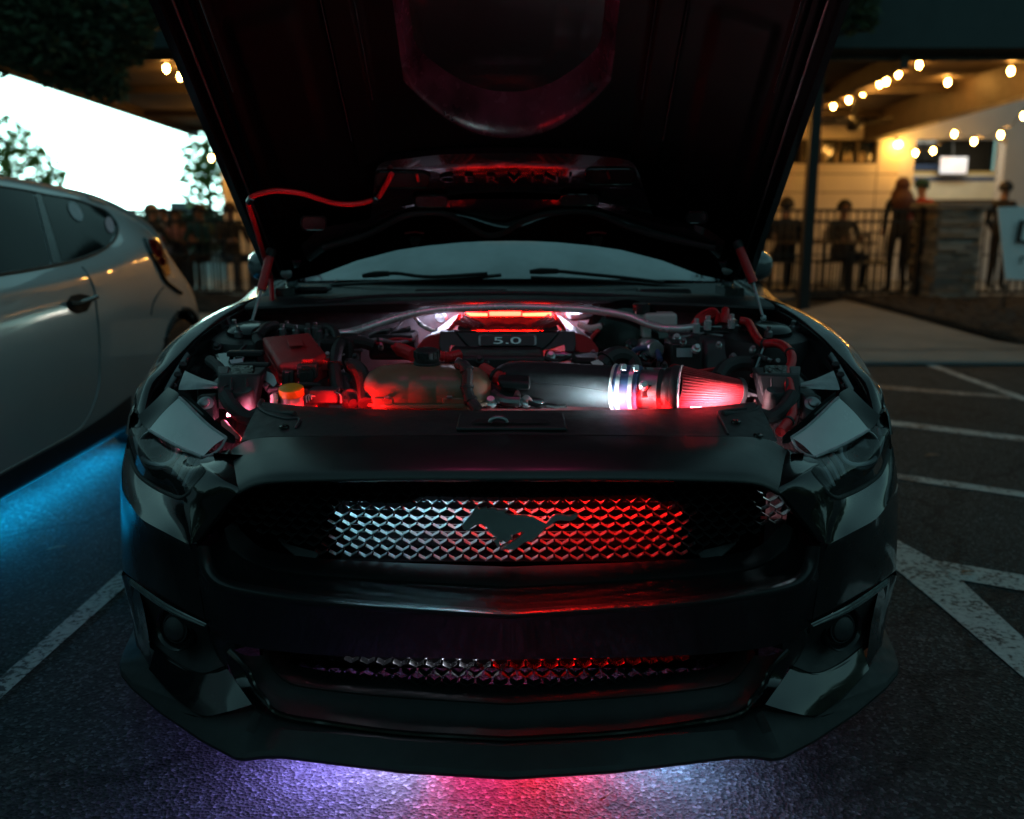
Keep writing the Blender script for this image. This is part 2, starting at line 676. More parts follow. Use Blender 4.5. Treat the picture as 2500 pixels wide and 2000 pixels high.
M['leaf'] = leaf_mat('leaf_dark', (0.055, 0.085, 0.045))
M['leaf2'] = leaf_mat('leaf_mid', (0.07, 0.10, 0.045))
M['led_red_dim'] = emit('led_red_dim', (1.0, 0.004, 0.002), 120)
M['led_red_spot'] = emit('led_red_spot', (1.0, 0.012, 0.004), 14)
M['led_white_dim'] = emit('led_white_dim', (0.74, 0.74, 1.0), 70)
M['bay_red'] = emit('bay_red', (1.0, 0.006, 0.008), 200)
M['bay_pink'] = emit('bay_pink', (1.0, 0.16, 0.28), 150)
M['bay_cyan'] = emit('bay_cyan', (0.62, 0.92, 1.0), 330)
M['bay_purple'] = emit('bay_purple', (0.7, 0.6, 1.0), 40)

M['glow_red'] = emit('glow_red', (1.0, 0.006, 0.010), 400)
M['glow_cyan'] = emit('glow_cyan', (0.32, 0.55, 1.0), 210)
M['grille_cyan'] = emit('grille_cyan', (0.34, 0.82, 1.0), 300)
M['grille_red'] = emit('grille_red', (1.0, 0.008, 0.006), 420)

M['low_cyan'] = emit('low_cyan', (0.8, 0.85, 1.0), 16)
M['low_red'] = emit('low_red', (1.0, 0.006, 0.006), 26)

M['leaf_lit'] = leaf_mat('leaf_backlit', (0.26, 0.32, 0.10))  # paler, more translucent copy with the backlight put into its colour
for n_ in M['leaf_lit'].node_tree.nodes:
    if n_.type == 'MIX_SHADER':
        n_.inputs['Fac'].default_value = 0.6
for k_ in ('paint', 'paint_satin', 'silver', 'insert'):
    if k_ in M:
        M[k_].node_tree.nodes['Principled BSDF'].inputs['Coat IOR'].default_value = 1.8

M['side_glass'] = mat('tinted_side_glass', (0.006, 0.007, 0.007), 0.05, var=.2, spec=.09)
M['grille_spot'] = emit('grille_spot', (0.60, 0.92, 1.0), 36)

M['hood_fill_pink'] = emit('hood_fill_pink', (1.0, 0.05, 0.30), 105)  # emitter added only to light the hood pocket

M['void'] = mat('matte_void', (0.0012, 0.0012, 0.0013), 1.0, var=.1, spec=0.0)

M['ledge'] = mat('ledge_plastic', (0.006, 0.0065, 0.007), 0.40, var=.2, spec=.14)

M['bay_white'] = emit('bay_white', (1.0, 0.62, 0.68), 330)
# ------------------------------------------------------------------ ground, paving, painted lines
def sheet(name, pts, material, z=None):
    b = MB().add(pts, [tuple(range(len(pts)))])
    return b.build(name, material, None, smooth=False)


o = sheet('asphalt_ground', [(-400, -300, 0), (400, -300, 0), (400, 900, 0), (-400, 900, 0)], M['asphalt'])
tag(o, kind='structure')


def G(u, v, z=.004):
    return PZ(u, v, z)


lines = [
    ('parking_line', [(0, 1654), (150, 1522), (299, 1390), (306, 1432), (150, 1570), (0, 1706)], 'line', 'worn white parking line beside the silver car'),
    ('parking_line', [(2180, 1312), (2275, 1364), (2349, 1419), (2500, 1558), (2620, 1668), (2620, 1770), (2500, 1655), (2300, 1483), (2180, 1384)], 'line', 'broad worn white line running past the black bumper'),
    ('parking_line', [(2275, 1366), (2500, 1404), (2640, 1428), (2640, 1466), (2500, 1443), (2316, 1410)], 'line', 'white stripe forking off the broad line'),
    ('parking_line', [(2170, 1153), (2500, 1201), (2640, 1221), (2640, 1236), (2500, 1214), (2170, 1166)], 'line', 'hatching stripe nearest the fork in the lines'),
    ('parking_line', [(2140, 1022), (2500, 1066), (2640, 1083), (2640, 1095), (2500, 1078), (2140, 1034)], 'line', 'hatching stripe in the middle of the striped bay'),
    ('parking_line', [(2110, 937), (2459, 965), (2475, 974), (2110, 947)], 'line_faded', 'faded hatching stripe closest to the pavement'),
    ('parking_line', [(2246, 886), (2270, 886), (2500, 968), (2600, 1003), (2600, 1013), (2500, 979)], 'line', 'slanting white line meeting the pavement edge'),
]
for nm, px, mm, lab in lines:
    o = sheet(nm, [G(u, v) for u, v in px], M[mm])
    tag(o, lab, 'line', 'painted parking lines')

# pavement and planting bed
sw_ = [Vector((-12, 5.95, 0)), PZ(2640, 884, .03), PZ(2640, 862, .03), PZ(2430, 832, .03), PZ(2280, 790, .03), PZ(2160, 757, .03), PZ(2062, 730, .03), Vector((3.3, 9.38, 0)), Vector((-12, 9.38, 0))]
b = MB().prism([Vector((p.x, p.y, .002)) for p in sw_], (0, 0, .028))
tag(b.build('pavement', M['concrete'], None, smooth=False, bevel=.01), kind='structure')
j = MB()
for (a, c) in (((1600, 857), (2640, 853)), ((1700, 768), (2150, 772))):
    p, q = PZ(*a, .03), PZ(*c, .03)
    j.add([p + Vector((0, -.012, .003)), q + Vector((0, -.012, .003)), q + Vector((0, .012, .003)), p + Vector((0, .012, .003))], [(0, 1, 2, 3)])
tag(j.build('pavement_joint', M['mulch'], None, smooth=False), kind='structure')


def mulch(name, x0, x1, y0, y1, edge, seed):
    """rough bark surface between two depths"""
    rnd = random.Random(seed)
    nx, ny = 90, 44
    rows = []
    for i in range(ny + 1):
        row = []
        for k in range(nx + 1):
            x = x0 + (x1 - x0) * k / nx
            ya = max(y0, edge(x))
            y = ya + (y1 - ya) * i / ny
            row.append(Vector((x, y, .035 + (rnd.random() * .06 if 0 < i < ny else 0))))
        rows.append(row)
    tag(MB().grid(rows).build(name, M['mulch'], None, smooth=False), kind='structure')


ex = [PZ(u, v, .03) for u, v in ((2062, 730), (2160, 757), (2280, 790), (2430, 832), (2640, 862))]
mulch('planting_bed', 4.0, 9.5, 5.9, 11.5, lambda x: lerp1(x, [p.x for p in ex], [p.y + .01 for p in ex]), 1)
mulch('planting_bed', -8.5, 3.2, 9.4, 11.5, lambda x: 9.4, 2)
b = MB().prism([(-9, 11.5, .002), (16, 11.5, .002), (16, 22, .002), (-9, 22, .002)], (0, 0, .03))
tag(b.build('patio_floor', M['concrete'], None, smooth=False), kind='structure')

# leaves and a twig on the asphalt
M['dry_leaf'] = mat('dry_leaf', (0.16, 0.10, 0.06), 0.7, var=.3, vscale=60)
for u, v, ln, rot, lab, cat_ in ((2275, 1113, .085, .1, 'dry brown leaf lying between two hatching stripes', 'leaf'), (138, 1339, .07, .5, 'pale leaf on asphalt near the blue glow', 'leaf'),
                                 (2362, 1397, .055, .0, 'small brown leaf on the forking stripe', 'leaf')):
    c0 = PZ(u, v, .010)
    pts = [(-1, 0, 0), (-.5, .25, .1), (0, .32, .16), (.6, .2, .1), (1, 0, .05), (.6, -.2, .12), (0, -.3, .2), (-.5, -.22, .08)]
    ps = [c0 + Matrix.Rotation(rot, 3, 'Z') @ Vector((x * ln / 2, y * ln / 2, z * ln * .5)) for x, y, z in pts]
    ps.append(c0 + Vector((0, 0, .004)))
    b = MB().add(ps, [(8, i, (i + 1) % 8) for i in range(8)])
    tag(b.build('fallen_leaf', M['dry_leaf'], None, solid=.001), lab, cat_)
tw = MB().tube([PZ(1465, 1953, .008), PZ(1478, 1946, .014), PZ(1494, 1933, .012)], .0025, 6)
tag(tw.build('twig', M['bark'], None), 'short dark twig lying in the pink and red glow', 'twig')
# ================================================================== the black car
car = empty('black_sports_car', (0, 1.5, 0))
tag(car, 'black sports car facing the camera with raised hood and red and white lit engine bay', 'car')


def C(pts):
    out = []
    for p in pts:
        q = P(*p)
        if p[0] == 1242:
            q.x = 0.0
        out.append(q)
    return out


def loft(rows, n=24, sub=5, smooth_rows=True):
    """rows of control points -> dense grid"""
    rs = [resample(catmull(r, 6), n) for r in rows]
    if sub <= 1 or len(rs) < 2:
        return rs
    cols = []
    for j in range(n):
        col = [r[j] for r in rs]
        cols.append(catmull(col, sub) if (smooth_rows and len(col) > 2) else
                    [col[i].lerp(col[i + 1], k / sub) for i in range(len(col) - 1) for k in range(sub)] + [col[-1]])
    return [[cols[j][i] for j in range(n)] for i in range(len(cols[0]))]


# ---------------------------------------------------------------- front bumper skin
A = C([(1242, 1062, .24), (1500, 1064, .255), (1700, 1066, .285), (1833, 1068, .315), (1885, 1077, .335), (1920, 1099, .33)])
B = C([(1242, 1165, .07), (1500, 1165, .085), (1640, 1167, .10), (1800, 1172, .13), (1860, 1180, .15), (1902, 1200, .165)])
fb = MB()
mid = [a.lerp(b, .5) + Vector((0, 0, .010)) for a, b in zip(A, B)]
nearB = [a.lerp(b, .9) + Vector((0, 0, .009)) for a, b in zip(A, B)]
B2 = [b + Vector((0, .004, -.010)) for b in B]
B3 = [b + Vector((0, .05, -.016)) for b in B]
npn = MB().grid(loft([A, mid, nearB, B], 40, 5)).grid(loft([B, B2, B3], 40, 2))
E1 = [A[-1], mid[-1], nearB[-1], B[-1]] + C([(1929, 1230, .168), (1959, 1267, .168), (1987, 1303, .168), (2004, 1329, .165)])
S1 = C([(2034, 1216, .205), (2071, 1207, .30), (2122, 1180, .39), (2152, 1151, .45), (2169, 1114, .52), (2178, 1085, .56)])
S2 = C([(2022, 1330, .165), (2080, 1300, .203), (2137, 1268, .28), (2164, 1235, .355), (2185, 1195, .46), (2191, 1165, .55)])
smid = [a.lerp(b, .55) + Vector((0, -.001, .003)) for a, b in zip(S1, S2)]
E2 = [A[-1] + Vector((.001, 0, 0))] + C([(1972, 1114, .30), (1999, 1129, .255), (1980, 1150, .21), (2004, 1182, .197)]) + [S1[0], smid[0], S2[0]]
E1r, E2r = [catmull(e, 5) for e in (E1, E2)]
fb.grid([[a.lerp(b, t) + Vector((0, -.008, .004)) * math.sin(math.pi * t) for a, b in zip(E1r, E2r)] for t in (0, .2, .4, .6, .8, 1)])
fb.grid(loft([E1[3:], [p + Vector((-.004, .012, -.004)) for p in E1[3:]], [p + Vector((-.010, .07, -.004)) for p in E1[3:]]], 24, 2))
fb.grid(loft([S1, smid, S2], 28, 5))
r1 = C([(2012, 1352, .172), (2078, 1325, .215), (2135, 1295, .30), (2166, 1260, .375), (2188, 1225, .475), (2193, 1200, .55)])
r2 = C([(2001, 1410, .18), (2066, 1395, .225), (2122, 1365, .305), (2166, 1335, .39), (2188, 1310, .48), (2192, 1290, .55)])
r3 = C([(1982, 1522, .185), (2050, 1486, .24), (2105, 1453, .32), (2150, 1421, .40), (2178, 1400, .49), (2187, 1392, .55)])
fb.grid(loft([S2, r1, r2, r3], 28, 4))
k0 = C([(1242, 1508, .052), (1640, 1482, .078), (1866, 1455, .122), (1940, 1438, .142), (1976, 1416, .152), (1996, 1385, .165)])
k1 = C([(1242, 1560, .07), (1640, 1545, .095), (1866, 1528, .145), (1930, 1510, .165), (1968, 1480, .178), (1999, 1430, .182)])
k2 = C([(1242, 1612, .085), (1640, 1602, .11), (1800, 1590, .14), (1890, 1577, .165), (1935, 1556, .18), (1984, 1522, .187)])
fb.grid(loft([k0, k1, k2], 44, 4))
k3 = [p + Vector((0, .05, .004)) for p in k2]
fb.grid(loft([k2, k3], 44, 1))
fb.grid(loft([C([(2001, 1332, .167), (1998, 1360, .169), (1993, 1390, .172), (1990, 1420, .177)]), C([(2024, 1329, .169), (2014, 1352, .173), (2006, 1380, .177), (2001, 1412, .181)])], 10, 2))
fb.grid(loft([C([(1880, 1578, .166), (1935, 1556, .181), (1984, 1522, .188)]), C([(1920, 1592, .185), (1950, 1575, .21), (1978, 1530, .207)]), C([(1930, 1634, .195), (1955, 1600, .23), (1978, 1540, .225)])], 10, 3))
# low corner beside the fog lamp, back to the wheel arch
q0 = [P(2150, 1424, .405), P(2178, 1404, .49), P(2187, 1396, .55), Vector((.952, .70, .40))]
q1 = [P(2128, 1520, .385), P(2152, 1500, .46), P(2165, 1490, .53), Vector((.945, .70, .27))]
q2 = [P(2112, 1640, .345), P(2140, 1592, .41), P(2152, 1560, .50), Vector((.925, .70, .145))]
fb.grid(loft([q0, q1, q2], 16, 4))
q3 = [Vector((.945, .70, .62)), Vector((.952, .70, .52)), Vector((.952, .70, .40))]
fb.grid([[P(2178, 1085, .56), P(2191, 1165, .55), P(2193, 1200, .55), P(2192, 1290, .55), P(2187, 1394, .55)],
         [Vector((.930, .66, .66)), Vector((.944, .66, .60)), Vector((.950, .66, .56)), Vector((.953, .66, .47)), Vector((.952, .68, .40))]])
# glossy winglet under the fog lamp
w0 = C([(1929, 1633, .19), (1962, 1644, .20), (2010, 1641, .235), (2060, 1616, .30), (2105, 1580, .365)])
w1 = C([(1898, 1678, .145), (1946, 1697, .155), (2002, 1698, .185), (2058, 1662, .255), (2115, 1612, .35)])
w2 = C([(1868, 1720, .108), (1930, 1738, .118), (1991, 1746, .15), (2055, 1704, .222), (2122, 1634, .335)])
fb.grid(loft([w0, w1, w2], 24, 4))
fb.grid(loft([w2, [p + Vector((0, .02, -.012)) for p in w2]], 24, 1))
O = C([(1242, 1805, .10), (1500, 1790, .11), (1689, 1765, .125), (1779, 1750, .14), (1821, 1731, .15), (1838, 1706, .155), (1863, 1675, .16), (1884, 1630, .165), (1926, 1588, .172)])
o5 = O[4:]
fb.grid(loft([o5, C([(1866, 1722, .11), (1880, 1702, .125), (1898, 1676, .148), (1914, 1652, .17), (1931, 1610, .185)])], 16, 2))
fb.mirror()
front_bumper = fb.build('front_bumper', M['paint'], car, angle=28, label='glossy black front bumper skin around the two grilles')
npn.mirror().build('nose_panel', M['paint_satin'], car, angle=40, label='dusty dark panel between radiator cover and grille')

# ---------------------------------------------------------------- grille band, grille box, ledge
bo = C([(1242, 1513, .055), (1640, 1488, .08), (1866, 1461, .125), (1944, 1444, .145), (1978, 1420, .155), (1996, 1385, .165), (2003, 1336, .165)])
bi = C([(1242, 1491, .07), (1640, 1463, .095), (1850, 1432, .14), (1925, 1416, .155), (1955, 1396, .162), (1968, 1368, .168), (1974, 1333, .170)])
bmid = [(a + b) / 2 + Vector((0, -.012, .006)) for a, b in zip(bo, bi)]
mb = MB()
mb.grid(loft([[p + Vector((0, .02, -.01)) for p in bo], bo, bmid, bi, [p + Vector((0, .012, -.004)) for p in bi]], 60, 4))
mb.mirror().build('grille_surround', M['paint_satin'], car, angle=40)
l0 = [p + Vector((0, .01, -.004)) for p in bi]
l1 = C([(1242, 1436, .15), (1640, 1414, .175), (1800, 1398, .20), (1872, 1376, .22), (1912, 1345, .23), (1928, 1320, .235), (1935, 1298, .24)])
l1u = [p + Vector((0, .004, .007)) for p in l1]
l2 = C([(1242, 1384, .185), (1640, 1368, .21), (1790, 1352, .24), (1850, 1335, .25), (1880, 1310, .255), (1900, 1290, .26), (1905, 1270, .265)])
mb = MB()
mb.grid(loft([l0, [a.lerp(b, .5) + Vector((0, 0, -.006)) for a, b in zip(l0, l1)], l1], 50, 4))
mb.grid(loft([l1, l1u, l2], 50, 3))
mb.mirror().build('grille_ledge', M['ledge'], car, angle=30)
mb = MB()
mb.grid([[Vector((-.60, .47, .70)), Vector((.60, .47, .70))], [Vector((-.60, .45, .12)), Vector((.60, .45, .12))]])
mb.build('radiator_shroud', M['void'], car, smooth=False)
# top and side of the grille box
B4 = [p + Vector((0, .14, .01)) for p in B3]
mb = MB()
mb.grid(loft([B3, B4], 40, 1))
mb.mirror().build('grille_box', M['plastic'], car)

# radiator core with horizontal fins seen through the honeycomb
core = MB()
for k in range(9):
    z = .500 + k * .017
    core.box((0.0, .305, z), (.68, .003, .0012))
core.build('condenser_fin_set', M['plastic'], car, smooth=False)['kind'] = 'stuff'
core = MB().box((0, .41, .57), (.76, .01, .24))
core.build('radiator_core', M['void'], car, smooth=False)


# ---------------------------------------------------------------- honeycomb grille
def mesh_y(x):
    return .178 + .22 * x * x


CW, RP = .0312, .0168       # cell width, row pitch
DP = .017


def cell_mesh(name, material, w=CW, h=RP, d=DP, t=.0013):
    b = MB()
    hw = w / 2
    for sg in (-1, 1):
        a = Vector((0, 0, -h * .66))
        c = Vector((sg * hw * .86, 0, -h * .20))
        dn = Vector((0, 0, -t))
        vs = [a, c, c + dn, a + dn]
        if sg < 0:
            vs = vs[::-1]
        b.prism(vs, (0, d, 0))
    # thin dark web up from the right shoulder
    y0 = d * .62
    b.prism([Vector((hw - t * .6, y0, -h * .2)), Vector((hw + t * .6, y0, -h * .2)), Vector((hw + t * .6, y0, h * .36)), Vector((hw - t * .6, y0, h * .36))], (0, d * .3, 0))
    return b


grille = MB().box((0, .44, .60), (1.0, .006, .22)).build('grille', M['void'], car, smooth=False,
                                                           label='black honeycomb grille lit white on one half and red on the other')
cell_me = cell_mesh('grille_cell', None).mesh('grille_cell', M['plastic'], smooth=False)
near, far = [], []
z0 = .494
for r_ in range(13):
    for c_ in range(-21, 22):
        x = c_ * CW + (CW / 2 if r_ % 2 else 0)
        z = z0 + r_ * RP + .02 * max(0, abs(x) - .3)
        top = lerp1(abs(x), [0, .3, .48, .58, .64], [.672, .672, .668, .64, .58])
        bot = lerp1(abs(x), [0, .3, .40, .50, .60], [.500, .504, .512, .535, .58])
        if z > top or z < bot:
            continue
        (near if (abs(x + .0) < .40 and z < .655) else far).append((x, z))
near.sort(key=lambda q: abs(q[0]))
far = far + near[280:]
near = near[:280]
for x, z in near:
    inst(cell_me, 'grille_cell', grille, (x, mesh_y(x), z))
fm = MB()
proto = cell_mesh('c', None)
for x, z in far:
    fm.add([Vector(v) + Vector((x, mesh_y(x), z)) for v in proto.v], proto.f)
tag(fm.build('outer_grille_cells', M['plastic'], grille, smooth=False), kind='stuff')

# gussets at both ends of the mesh
g = MB()
for s in (1,):
    g.prism([P(1690, 1338, .235), P(1730, 1392, .215), P(1800, 1330, .245), P(1800, 1230, .30), P(1700, 1225, .29)], (0, .05, 0))
g.build('grille_gusset', M['plastic'], car, bevel=.004)
g.mirrored().build('grille_gusset', M['plastic'], car, bevel=.004)

# light bars behind the mesh (real LED strips): white on the left, red on the right
led = MB()
led.box((-.205, .335, .700), (.27, .006, .004))
led.build('led_or_fill_strip', M['grille_cyan'], grille, smooth=False)
led = MB()
led.box((.15, .335, .700), (.37, .006, .004))
led.build('led_or_fill_strip', M['grille_red'], grille, smooth=False)
led = MB().box((.575, .31, .640), (.03, .006, .005))
led.build('led_or_fill_strip', M['grille_spot'], grille, smooth=False)
shade = MB().box((0, .32, .712), (.76, .15, .006))
shade.build('led_shade', M['void'], grille, smooth=False)  # added plate that keeps the strip light from rising

for s in (-1, 1):
    ys = [mesh_y(.352 + .03 * k) + .020 for k in range(10)]
    bl = MB().grid([[Vector((s * (.352 + .03 * k), ys[k], .46)) for k in range(10)], [Vector((s * (.352 + .03 * k), ys[k], .70)) for k in range(10)]])
    bl.grid([[Vector((s * .352, ys[0], .46)), Vector((s * .352, ys[0] + .12, .46))], [Vector((s * .352, ys[0], .70)), Vector((s * .352, ys[0] + .12, .70))]])
    if s > 0:       # the right hand one leaves a slot where a lamp shines through
        bl.f = [q for q in bl.f if not (.545 < sum(bl.v[i][0] for i in q) / 4 < .605 and abs(bl.v[q[0]][1] - bl.v[q[1]][1]) < .08)]
    bl.build('light_blocker', M['void'], grille, smooth=False)  # added plate behind the outer cells that stops the strip light

bl = MB().grid([[Vector((x, mesh_y(x) + .024, .612 + (.016 if -.18 < x < .30 else 0))) for x in [-.352 + .0352 * k for k in range(21)]], [Vector((x, mesh_y(x) + .024, .72)) for x in [-.352 + .0352 * k for k in range(21)]]])
bl.build('light_blocker', M['void'], grille, smooth=False)  # added plate that keeps the strip light off the upper rows
MB().box((0, .33, .484), (.74, .24, .004)).build('light_blocker_floor', M['void'], grille, smooth=False)  # added plate that stops the strip light leaking downwards

# ---------------------------------------------------------------- running horse emblem
hp = [(806, 394), (799, 378), (806, 362), (818, 347), (838, 328), (856, 308), (866, 288), (888, 262), (886, 285), (908, 282),
      (940, 276), (932, 290), (968, 284), (1000, 288), (990, 296), (1052, 291), (1030, 306), (1080, 320), (1150, 322), (1205, 332),
      (1245, 350), (1270, 362), (1284, 350), (1300, 330), (1335, 318), (1390, 326), (1425, 320), (1446, 310), (1438, 335),
      (1400, 350), (1340, 346), (1312, 358), (1296, 376), (1268, 388), (1245, 412), (1215, 440), (1186, 462), (1150, 468), (1120, 490),
      (1085, 512), (1050, 506), (1012, 516), (1030, 496), (1068, 478), (1104, 456), (1130, 432), (1146, 404), (1110, 420), (1070, 430),
      (1084, 446), (1060, 462), (1036, 470), (1024, 452), (1004, 470), (1012, 492), (996, 496), (984, 470), (972, 462), (996, 446),
      (972, 430), (950, 408), (938, 388), (922, 372), (900, 368), (872, 374), (850, 390), (828, 402)]
pts = [P(780 + x / 2.2936, 1120 + y / 2.2936, .152) for x, y in hp]
ctr = sum(pts, Vector()) / len(pts)
pts = resample(catmull(pts, 3, closed=True), 150)[:-1]
hb = MB().prism(pts, (0, .012, 0))
hb.build('horse_emblem', M['emblem'], car, bevel=.0032, seg=4, angle=60, label='dark chrome running horse emblem')
MB().box((ctr.x, .172, ctr.z), (.06, .028, .02)).build('emblem_mount', M['plastic'], car, smooth=False)

# ---------------------------------------------------------------- lower grille
lg = MB()
lo0 = [p + Vector((0, .004, .003)) for p in O]
lo1 = C([(1242, 1722, .17), (1500, 1706, .18), (1650, 1692, .19), (1727, 1682, .20), (1770, 1673, .205), (1795, 1660, .21), (1814, 1640, .212), (1830, 1618, .215), (1842, 1600, .215)])
lg.grid(loft([lo0, [a.lerp(b, .5) + Vector((0, 0, -.008)) for a, b in zip(lo0, lo1)], lo1], 40, 4))
lg.grid(loft([lo1, [p + Vector((0, .004, .008)) for p in lo1], [p + Vector((0, .07, .008)) for p in lo1]], 40, 2))
lg.mirror().build('lower_grille_ledge', M['plastic'], car)
tb = MB().tube(O, .0065, 8, smooth=5)
tb.mirror().build('lower_grille_lip', M['paint'], car)
lower_grille = MB().box((0, .37, .28), (1.0, .006, .2)).build('lower_grille', M['void'], car, smooth=False)
fm = MB()
n_low = 0
for r_ in range(7):
    for c_ in range(-15, 16):
        x = c_ * .036 + (.018 if r_ % 2 else 0)
        z = .193 + r_ * .0195
        y = .215 + .25 * x * x
        if abs(x) > .50:
            continue
        if r_ in (0, 1, 2) and abs(x) < .37:
            inst(cell_me, 'grille_cell', lower_grille, (x, y, z), scale=(1.15, 1.4, 1.15))
        else:
            fm.add([Vector((v[0] * 1.15, v[1] * 1.4, v[2] * 1.15)) + Vector((x, y, z)) for v in proto.v], proto.f)
tag(fm.build('outer_grille_cells', M['plastic_gloss'], lower_grille, smooth=False), kind='stuff')
MB().box((0, .292, .233), (.80, .108, .003)).build('led_shade', M['void'], lower_grille, smooth=False)  # added plate that limits the strip light to the top rows
led = MB().box((-.20, .275, .268), (.30, .006, .004))
led.build('led_or_fill_strip', M['low_cyan'], lower_grille, smooth=False)
led = MB().box((.18, .275, .268), (.42, .006, .004))
led.build('led_or_fill_strip', M['low_red'], lower_grille, smooth=False)

# ---------------------------------------------------------------- splitter
def ZP(u, v, z=.118):
    return PZ(u, v, z)


sf = [ZP(1242, 1905), ZP(1500, 1889), ZP(1640, 1872), ZP(1793, 1853), ZP(1838, 1853), ZP(1884, 1859), ZP(1908, 1856), ZP(1988, 1814),
      ZP(2092, 1744), ZP(2162, 1685), ZP(2190, 1652), ZP(2193, 1634), ZP(2183, 1602), ZP(2158, 1546)]
si = C([(1242, 1812, .11), (1500, 1797, .12), (1640, 1780, .13), (1779, 1757, .15), (1805, 1757, .15), (1840, 1748, .145), (1862, 1735, .13),
        (1930, 1745, .14), (1991, 1752, .16), (2055, 1710, .23), (2105, 1655, .325), (2135, 1610, .40), (2148, 1580, .46), (2155, 1540, .62)])
sf2 = [p + Vector((0, .004, .016)) for p in sf]
lift = [.022, .022, .02, .012, .004, 0, 0, 0, 0, 0, 0, 0, 0, 0]
smd = [a.lerp(b, .5) + Vector((0, 0, k)) for a, b, k in zip(sf2, si, lift)]
sp = MB()


sf[0].x = 0.0
for r_ in (sf, sf2, smd):
    r_[0].x = 0.0


def lin(row, n=5):
    return [row[i].lerp(row[i + 1], k / n) for i in range(len(row) - 1) for k in range(n)] + [row[-1]]


sp.grid([lin(sf), lin([p + Vector((0, -.002, .008)) for p in sf]), lin(sf2), lin(smd), lin(si), lin([p + Vector((0, .03, .005)) for p in si])])
sp.grid([lin(sf), lin([p + Vector((0, .25, 0)) for p in sf])])
sp.mirror().build('splitter', M['splitter'], car, angle=24, label='matte black front splitter close above the asphalt')

# under-splitter LED strips lighting the asphalt
for x0, x1, mm in ((-.46, -.32, 'led_purple'), (-.30, -.18, 'led_white'), (-.16, -.02, 'led_pink'), (.002, .115, 'glow_red'),
                   (.13, .20, 'led_pink'), (.21, .42, 'glow_cyan')):
    MB().box(((x0 + x1) / 2, .235, .112), (x1 - x0, .012, .004)).build('led_or_fill_strip', M[mm], car, smooth=False)
for x in (-.01, -.165):
    MB().box((x + .005, .22, .075), (.002, .10, .07)).build('led_divider', M['dark'], car, smooth=False)

# ---------------------------------------------------------------- fog lamps and position lights
for s in (1, -1):
    hs = empty('fog_lamp', (s * .79, .3, .25))
    link_child(hs, car)
    f0 = C([(1972, 1531, .205), (2050, 1498, .265), (2105, 1464, .345), (2168, 1424, .45)])
    f1 = C([(1950, 1580, .245), (2040, 1570, .325), (2100, 1540, .405), (2155, 1490, .48)])
    f2 = C([(1930, 1630, .20), (1990, 1648, .225), (2055, 1622, .30), (2118, 1572, .40)])
    b = MB().grid(loft([f0, f1, f2], 20, 5))
    rim = MB().tube([p + Vector((0, -.002, 0)) for p in f2], .006, 8, smooth=5)
    c0 = P(2056, 1534, .285)
    ax = Vector((.35, -.92, .12)).normalized()
    lamp = MB().lathe([(.050, -.03), (.052, .0), (.049, .006), (.045, .002), (.040, -.008), (.036, -.008)], c0, ax, 32)
    ring = MB().lathe([(.034, -.006), (.033, .002), (.030, .002), (.028, -.008)], c0, ax, 32)
    ln = MB().lathe([(.030, -.004), (.026, .006), (.015, .012), (.0, .014)], c0, ax, 24)
    e0 = C([(1979, 1523, .178), (2057, 1485, .238), (2110, 1452, .318), (2166, 1412, .425)])
    e1 = C([(1983, 1530, .185), (2057, 1502, .245), (2112, 1470, .325), (2164, 1430, .43)])
    em_ = [(a + c) / 2 + Vector((.002, -.006, 0)) for a, c in zip(e0, e1)]
    brow = MB().grid(loft([e0, em_, e1], 30, 3))
    ribs = MB()
    for t in (.2, .4, .6, .8):
        ribs.tube([a.lerp(c, t) + Vector((0, -.005, .0005)) for a, c in zip(loft([e0], 30, 1)[0], loft([e1], 30, 1)[0])], .0011, 5)
    for bb, nm, mm in ((b, 'fog_housing', 'plastic'), (rim, 'housing_rim', 'plastic_gloss'), (lamp, 'lamp_ring', 'plastic_gloss'),
                       (ring, 'reflector', 'metal_dark'), (ln, 'lens', 'plastic_g'), (brow, 'position_light', 'sidelamp'), (ribs, 'light_rib', 'plastic_g')):
        if mm == 'sidelamp' and mm not in M:
            M['sidelamp'] = mat('side_lamp_lens', (0.16, 0.19, 0.19), 0.2, coat=1, var=0.3, vscale=40)
        (bb if s > 0 else bb.mirrored()).build(nm, M[mm], hs)

